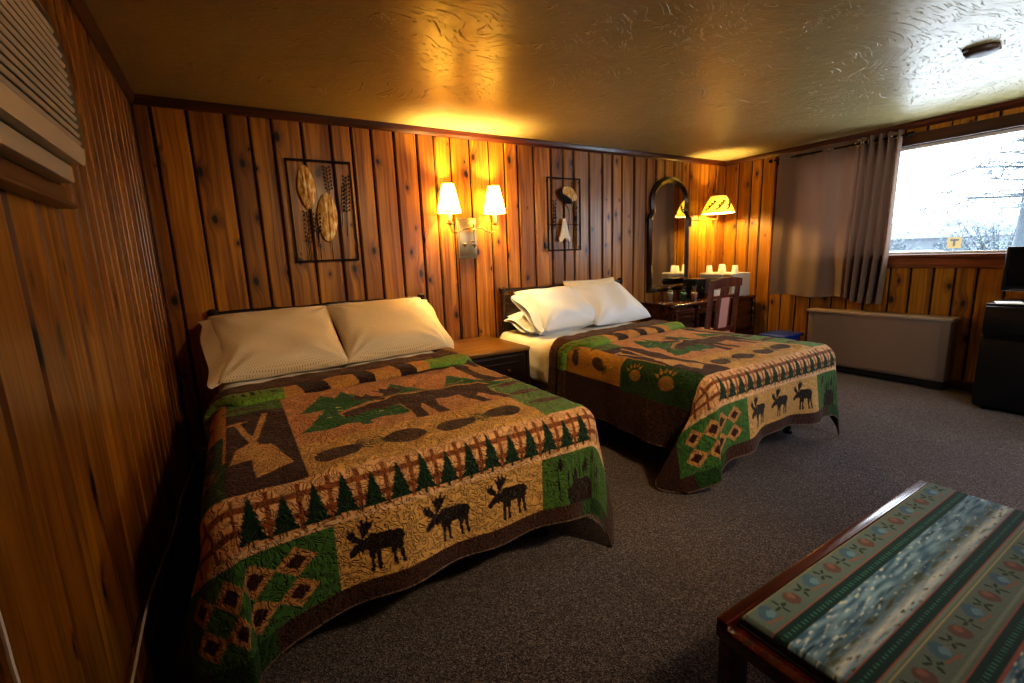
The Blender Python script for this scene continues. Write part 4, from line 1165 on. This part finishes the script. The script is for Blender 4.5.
# ------------------------------------------------------------------ ceiling fixture, cords, outlet
sd = thing('ceiling_cap', 'small brown oval cap on the ceiling near the window', 'ceiling fixture', (4.21, -2.75, H), R(-35))
b = NB(); alathe(b, [(.075, 0), (.078, -.012), (.066, -.03), (.04, -.036), (.001, -.038)], (0, 0, 0), 32); bobj('cap', b, M['brown_cap'], sd, True)
for s in (-1, 1):
    b = NB(); abox(b, s * .085 - .014, s * .085 + .014, -.012, .012, -.016, 0, .004); bobj('clip', b, M['brown_cap'], sd)
b = NB(); atube(b, spline([(.06, -.075, .04), (.03, -.18, .05), (.022, -.6, .10), (.022, -1.0, .155), (.026, -1.35, .17), (.022, -1.68, .212), (.024, -2.02, .262), (.022, -2.34, .236), (.022, -2.9, .2), (.03, -3.4, .01)], 8), .0042, 6)
tag(bobj('extension_cord', b, M['cord']), 'long pale cord running low along the wall from the corner plug', 'cord')
ol = thing('power_plug', 'ivory plug adapter low in the corner behind the bed', 'plug', (.06, -.055, .04))
b = NB(); abox(b, -.03, .05, -.03, .02, -.03, .03, .006, 2); bobj('adapter', b, M['ivory'], ol, auto=40)
b = NB(); atube(b, [(.0, -.03, 0), (-.01, -.06, -.01)], .004, 6); bobj('prong_cord', b, M['cord'], ol)
b = NB(); atube(b, spline([(.02, -2.84, 1.5), (.012, -2.845, 1.2), (.012, -2.832, .80), (.012, -2.83, .69), (.012, -2.80, .4), (.02, -2.75, .02)], 8), .004, 6)
tag(bobj('loose_cord', b, M['cord']), 'pale cord hanging down the wall below the air conditioner', 'cord')

# ------------------------------------------------------------------ upholstered bench
bn = thing('bench', 'low reddish wood bench with striped blue and green tapestry top', 'bench', (1.88, -3.50, 0))
bx0, bx1, by0, by1, bz = -.575, .62, -.28, .28, .462
st = .0032
a = np.arange(bx0 + .03, bx1 - .002, st); bb_ = np.arange(by0 + .0, by1 - .016 + st, st)
A, B = np.meshgrid(a, bb_, indexing='ij'); 
P = Paint(A, B, '#5a6e70')
yy = by1 - .016 - B          # distance from the edge facing the beds
def band(y0, y1, c): P.put((yy >= y0) & (yy < y1), c)
rs = np.random.RandomState(4)
def blur_noise(fx, fy, seed):
    r_ = np.random.RandomState(seed); out = np.zeros_like(A)
    for k in range(14): out += np.sin(A * r_.uniform(-fx, fx) + B * r_.uniform(-fy, fy) + r_.uniform(0, 6.3))
    return out / 14 ** .5
pat = blur_noise(120, 420, 1); pat2 = blur_noise(60, 700, 2); pat3 = blur_noise(300, 500, 3)
str1 = blur_noise(70, 420, 11); str2 = blur_noise(60, 620, 12); str3 = blur_noise(150, 560, 13); str4 = blur_noise(240, 420, 14)
for (s0, kind) in ((0, 'f'), (.083, 'g'), (.113, 'b'), (.225, 'g'), (.262, 'f'), (.355, 'g'), (.392, 'b'), (.50, 'g')):
    e0 = s0; e1 = {'f': .083, 'g': .032, 'b': .112}[kind] + s0
    mk = (yy >= e0) & (yy < e1)
    if kind == 'g':
        P.put(mk, '#06302f'); P.put(mk & (np.abs(yy - (e0 + .016)) < .0035) & ((A % .014) < .006), '#2c6a62')
        P.put((yy >= e0 - .003) & (yy < e0), '#8a5552'); P.put((yy >= e1) & (yy < e1 + .004), '#8a5552')
    elif kind == 'b':
        q = (yy - e0) / .112
        def blend(amt, c):
            w3 = (np.clip(amt, 0, 1) * mk)[..., None]; P.c[:] = P.c * (1 - w3) + np.array(lin(c)) * w3
        P.put(mk, '#3c668c')
        blend(.5 + .5 * str1, '#7fa6c6'); blend(.9 * (str2 - .5), '#1f3a58'); blend(1.2 * (str3 - .7), '#c4d4e0')
        blend(np.exp(-((q - .62) / .12) ** 2) * (.55 + .6 * str1), '#39493a'); blend(np.exp(-((q - .62) / .15) ** 2) * (str4 - .9) * .6, '#7a7266')
        blend(np.exp(-((q - .84) / .10) ** 2) * (.75 + .35 * str2), '#bccad6'); blend(np.exp(-((q - .88) / .14) ** 2) * (str3 - .5) * 1.2, '#3a4c40')
    else:
        P.put(mk, '#5a6e70'); P.put(mk & ((yy < e0 + .006) | (yy > e1 - .006)), '#6f8280'); P.put(mk & (np.abs(yy - e0 - .010) < .0015), '#9a9a78')
        for k in range(13):
            cx_ = bx0 + .09 + k * .10; cy_ = by1 - .016 - (e0 + .042)
            if k % 2 == 0:
                P.ell(cx_, cy_ + .008, .026, .017, .5, '#3f627e'); P.ell(cx_ + .008, cy_, .014, .010, .2, '#5f86a3'); P.line(cx_ - .03, cy_ - .012, cx_ + .02, cy_ - .022, .004, '#8a5a50')
            else:
                P.ell(cx_, cy_, .022, .020, -.4, '#5d4a48'); P.ell(cx_ + .006, cy_ + .006, .010, .010, 0, '#7b5c56')
            for j in range(4):
                aa_ = j * 1.6 + k; P.ell(cx_ + .05 + .012 * math.cos(aa_), cy_ + .014 * math.sin(aa_), .010, .004, aa_, '#23392c')
ex = np.minimum(A - a[0], 0.2); ends = np.clip(1 - ((A - a[0]) / .02), 0, 1); endb = np.clip(1 - (a[-1] - A) / .02, 0, 1)
e2 = np.clip(1 - yy / .015, 0, 1); e3 = np.clip(1 - (B - bb_[0]) / .02, 0, 1)
Zc = bz + .004 - .022 * ends ** 2 - .014 * endb ** 2 - .012 * e2 ** 2 - .02 * e3 ** 2 + .0015 * np.sin(A * 9) * np.sin(B * 17)
P.put(ends > .55, '#140d0a')
grid_mesh('tapestry_top', A, B, Zc, np.clip(P.c * 1.45 + .004, 0, .9), (A, B), M['tapestry'], bn, 0)
b = NB(); abox(b, bx0 + .025, bx1 - .005, by0 + .01, by1 - .02, .40, .445, .004); bobj('seat_board', b, M['gap'], bn)
b = NB(); abox(b, bx0 - .01, bx1 + .0, by1 - .016, by1 + .014, .405, .458, .005, 2); bobj('side_rail', b, M['bench_wood'], bn, auto=40); b = NB(); abox(b, bx0 - .01, bx1, by0 - .014, by0 + .012, .405, .458, .005, 2); bobj('side_rail', b, M['bench_wood'], bn, auto=40)
b = NB(); abox(b, bx0 - .012, bx0 + .03, by0, by1, .40, .440, .006, 2); bobj('end_rail', b, M['bench_wood'], bn, auto=40); b = NB(); abox(b, bx1 - .03, bx1 + .01, by0, by1, .40, .448, .006, 2); bobj('end_rail', b, M['bench_wood'], bn, auto=40)
for x in (bx0 + .015, bx1 - .03):
    for y in (by0 + .02, by1 - .02):
        b = NB(); abox(b, x - .025, x + .025, y - .025, y + .025, 0, .405, .005, 2); bobj('leg', b, M['bench_wood'], bn, auto=40)
b = NB(); abox(b, bx0 + .0, bx0 + .03, by0 + .04, by1 - .04, .08, .12, .004); bobj('stretcher', b, M['bench_wood'], bn); b = NB(); abox(b, bx1 - .045, bx1 - .015, by0 + .04, by1 - .04, .08, .12, .004); bobj('stretcher', b, M['bench_wood'], bn)

# ------------------------------------------------------------------ outdoors
M['snow'] = plain('snow', '#eef2f6', .9, var=.04, scale=.6)
M['bark'] = plain('pale_bark', '#343c42', .95, var=.35, scale=9)
M['needle'] = plain('hazy_needles', '#556166', .95, var=.3, scale=5)
M['shrub'] = plain('frosted_shrub', '#5c666b', .95, var=.3, scale=5)
M['house'] = plain('pale_house', '#4c5258', .9)
M['roof'] = plain('snowy_roof', '#4a5058', .9)
M['yellow'] = plain('yellow_sign', '#594512', .6, var=.02)
M['signink'] = plain('dark_sign_ink', '#120f0b', .6)
bm = NB(); abox(bm, W + .14, 90, -60, 60, -.45, -.40); structure(bobj('ground', bm, M['snow']))
def conifer(x, y, h, r, bare, lab, seed, group=None):
    rs = random.Random(seed); t_ = thing('pine_tree', lab, 'tree', (x, y, -.4), 0, group)
    b = NB(); atube(b, [(0, 0, 0), (.05, 0, h * .4), (0, .03, h)], [r, r * .8, r * .2], 10); bobj('trunk', b, M['bark'], t_, True)
    b = NB(); f = NB()
    for k in range(130 if bare else 110):
        z = h * (.34 + .6 * rs.random()); a = rs.uniform(0, 6.28); L_ = (h - z) * .30 + .5
        pts = [Vector((0, 0, z)), Vector((math.cos(a) * L_ * .5, math.sin(a) * L_ * .5, z + .06)), Vector((math.cos(a) * L_, math.sin(a) * L_, z - .12 * L_))]
        atube(b, pts, [.016, .010, .004], 5)
        for j in range(6 if bare else 12):
            q = rs.uniform(.2, 1); p = pts[0].lerp(pts[2], q); s = rs.uniform(.12, .3); d = Vector((rs.uniform(-1, 1), rs.uniform(-1, 1), rs.uniform(-.8, .3))).normalized() * s
            atube(b, [p, p + d], [.008, .003], 4)
            if not bare or rs.random() < .12:
                for i in range(7):
                    e = p + d * rs.random(); n_ = Vector((rs.uniform(-1, 1), rs.uniform(-1, 1), rs.uniform(-1, 1))).normalized() * .09
                    v0 = f.verts.new(e); v1 = f.verts.new(e + n_); v2 = f.verts.new(e + n_ * .6 + Vector((.03, .02, .05))); f.faces.new((v0, v1, v2))
    bobj('branches', b, M['bark'], t_); bobj('needles', f, M['needle'], t_)
conifer(12.2, -1.42, 6.5, .13, True, 'tall bare-limbed pine standing just outside the window', 3)
def bush(x, y, r, h, lab, seed, mat):
    rs = random.Random(seed); t_ = thing('shrub', lab, 'shrub', (x, y, -.4), 0, 'frosted shrubs across the snow')
    b = NB(); f = NB()
    for k in range(60):
        a = rs.uniform(0, 6.28); L_ = r * rs.uniform(.3, 1); z = h * rs.uniform(.3, 1) * (1 - .4 * L_ / r); e = Vector((math.cos(a) * L_, math.sin(a) * L_, z)); atube(b, [(0, 0, 0), e * .6, e], [.05, .03, .008], 4)
        for j in range(28):
            p = e * rs.uniform(.55, 1.05) + Vector((rs.gauss(0, .22), rs.gauss(0, .22), rs.gauss(0, .16)))
            n_ = Vector((rs.uniform(-1, 1), rs.uniform(-1, 1), rs.uniform(-1, 1))).normalized() * .16; v0 = f.verts.new(p); v1 = f.verts.new(p + n_); v2 = f.verts.new(p + n_.cross(Vector((.3, .5, .8))) * .6); f.faces.new((v0, v1, v2))
    bobj('branches', b, M['bark'], t_); bobj('foliage', f, mat, t_)
bush(24, 5.6, 1.7, 2.7, 'round frosted shrub beyond the snow, beside the curtain edge', 1, M['shrub'])
bush(26, 1.9, 1.8, 3.2, 'larger frosted shrub standing behind the tall pine', 2, M['shrub'])
bush(19.5, -.6, 1.0, 2.3, 'green-grey shrub at the foot of the tall pine', 3, M['needle'])
bush(30, -4.5, 3.0, 4.2, 'wide frosted shrub behind the television end of the window', 4, M['shrub'])
hs = thing('parked_car', 'pale snow covered car seen through the window below the shrubs', 'car', (18, 2.4, -.4), R(90))
b = NB(); abox(b, -2.0, 2.0, -.8, .8, .3, .95, .15, 3); abox(b, -1.1, 1.3, -.7, .7, .9, 1.45, .25, 3); bobj('car_body', b, M['house'], hs, auto=40)
for x in (-1.25, 1.25):
    for y in (-.8, .8):
        b = NB(); alathe(b, [(.1, -.1), (.32, -.1), (.33, 0), (.32, .1), (.1, .1)], (0, 0, 0), 20, Matrix.Translation((x, y, .33)) @ Matrix.Rotation(R(90), 4, 'X')); bobj('wheel', b, M['bark'], hs, True)
b = NB(); abox(b, -.95, 1.15, -.72, .72, 1.05, 1.35, .02); bobj('car_windows', b, M['roof'], hs)
ck = thing('cabin', 'low pale cabin with snowy roof far beyond the parked car', 'building', (38, 9.5, -.4))
b = NB(); abox(b, -3, 3, -5.5, 5.5, 0, 1.9); bobj('wall', b, M['house'], ck)
b = NB(); aprism(b, [(-3.4, 1.85), (3.4, 1.85), (0, 2.9)], -5.9, 5.9, 'xz'); bobj('roof', b, M['roof'], ck)
for y in (-4, -1.5, 1, 3.5):
    b = NB(); abox(b, -3.05, -2.98, y, y + 1.2, .7, 1.5); bobj('window', b, M['bark'], ck)
sg = thing('yellow_sign', 'yellow square sign with a dark letter T beyond the window', 'sign', (12, -.585, -.4))
b = NB(); atube(b, [(0, 0, 0), (0, 0, 1.7)], .025, 8); bobj('post', b, M['roof'], sg)
b = NB(); abox(b, -.035, -.02, -.10, .10, 1.57, 1.77, .005); bobj('panel', b, M['yellow'], sg)
b = NB(); abox(b, -.040, -.034, -.06, .06, 1.705, 1.735); abox(b, -.040, -.034, -.014, .014, 1.61, 1.71); bobj('letter_t', b, M['signink'], sg)

# ------------------------------------------------------------------ light and world
w_ = bpy.data.worlds.new('overcast'); bpy.context.scene.world = w_; w_.use_nodes = True
nt = w_.node_tree; nt.nodes.clear(); bg = nt.nodes.new('ShaderNodeBackground'); ow = nt.nodes.new('ShaderNodeOutputWorld'); nt.links.new(bg.outputs[0], ow.inputs[0])
bg.inputs[0].default_value = (.80, .90, 1.0, 1); bg.inputs[1].default_value = 8.5
L = bpy.data.lights.new('window_portal', 'AREA'); L.shape = 'RECTANGLE'; L.size = WY1 - WY0; L.size_y = WZ1 - WZ0; L.cycles.is_portal = True
lo = bpy.data.objects.new('window_portal', L); C.objects.link(lo); lo.location = (W + .14, (WY0 + WY1) / 2, (WZ0 + WZ1) / 2); lo.rotation_euler = (R(90), 0, R(90))

L = bpy.data.lights.new('bed_fill_spot', 'SPOT'); L.energy = 135; L.color = (1, .76, .45); L.shadow_soft_size = .12; L.spot_size = R(78); L.spot_blend = 1.0  # added warm fill aimed at the beds, no fixture behind it
lo = bpy.data.objects.new('bed_fill_spot', L); C.objects.link(lo); lo.location = (1.9, -4.3, 2.3)
lo.rotation_euler = (Vector((1.75, -1.5, .55)) - Vector(lo.location)).to_track_quat('-Z', 'Y').to_euler()
L = bpy.data.lights.new('cool_fill_light', 'AREA'); L.shape = 'RECTANGLE'; L.size = 1.4; L.size_y = 1.0; L.energy = 38; L.color = (.80, .89, 1)  # added cool fill by the front wall, which has no window
lo = bpy.data.objects.new('cool_fill_light', L); C.objects.link(lo); lo.location = (3.6, FY + .05, 1.55); lo.rotation_euler = (R(80), 0, R(-48))
for (loc, en, rad) in (((1.9, -4.2, 2.1), 11, .22), ((4.6, -4.1, 2.0), 8, .22)):      # added soft warm fill lights in the unseen part of the room
    L = bpy.data.lights.new('warm_fill_light', 'POINT'); L.energy = en; L.color = (1, .72, .42); L.shadow_soft_size = rad
    lo = bpy.data.objects.new('warm_fill_light', L); C.objects.link(lo); lo.location = loc

# ------------------------------------------------------------------ camera
cam = bpy.data.cameras.new('camera'); co = bpy.data.objects.new('camera', cam); C.objects.link(co)
co.location = (.390667, -3.804033, 1.336974); co.rotation_euler = (1.38815324, .0383563913, -.545851887)
cam.sensor_width = 36; cam.lens = 461.019 * 36 / 1024; cam.clip_start = .02; cam.clip_end = 300
S = bpy.context.scene; S.camera = co
S.view_settings.view_transform = 'Standard'
try: S.view_settings.look = 'Medium High Contrast'
except Exception: pass
S.view_settings.exposure = 0.32
S.cycles.max_bounces = 8; S.cycles.diffuse_bounces = 4; S.cycles.sample_clamp_indirect = 6; S.cycles.caustics_reflective = False; S.cycles.caustics_refractive = False
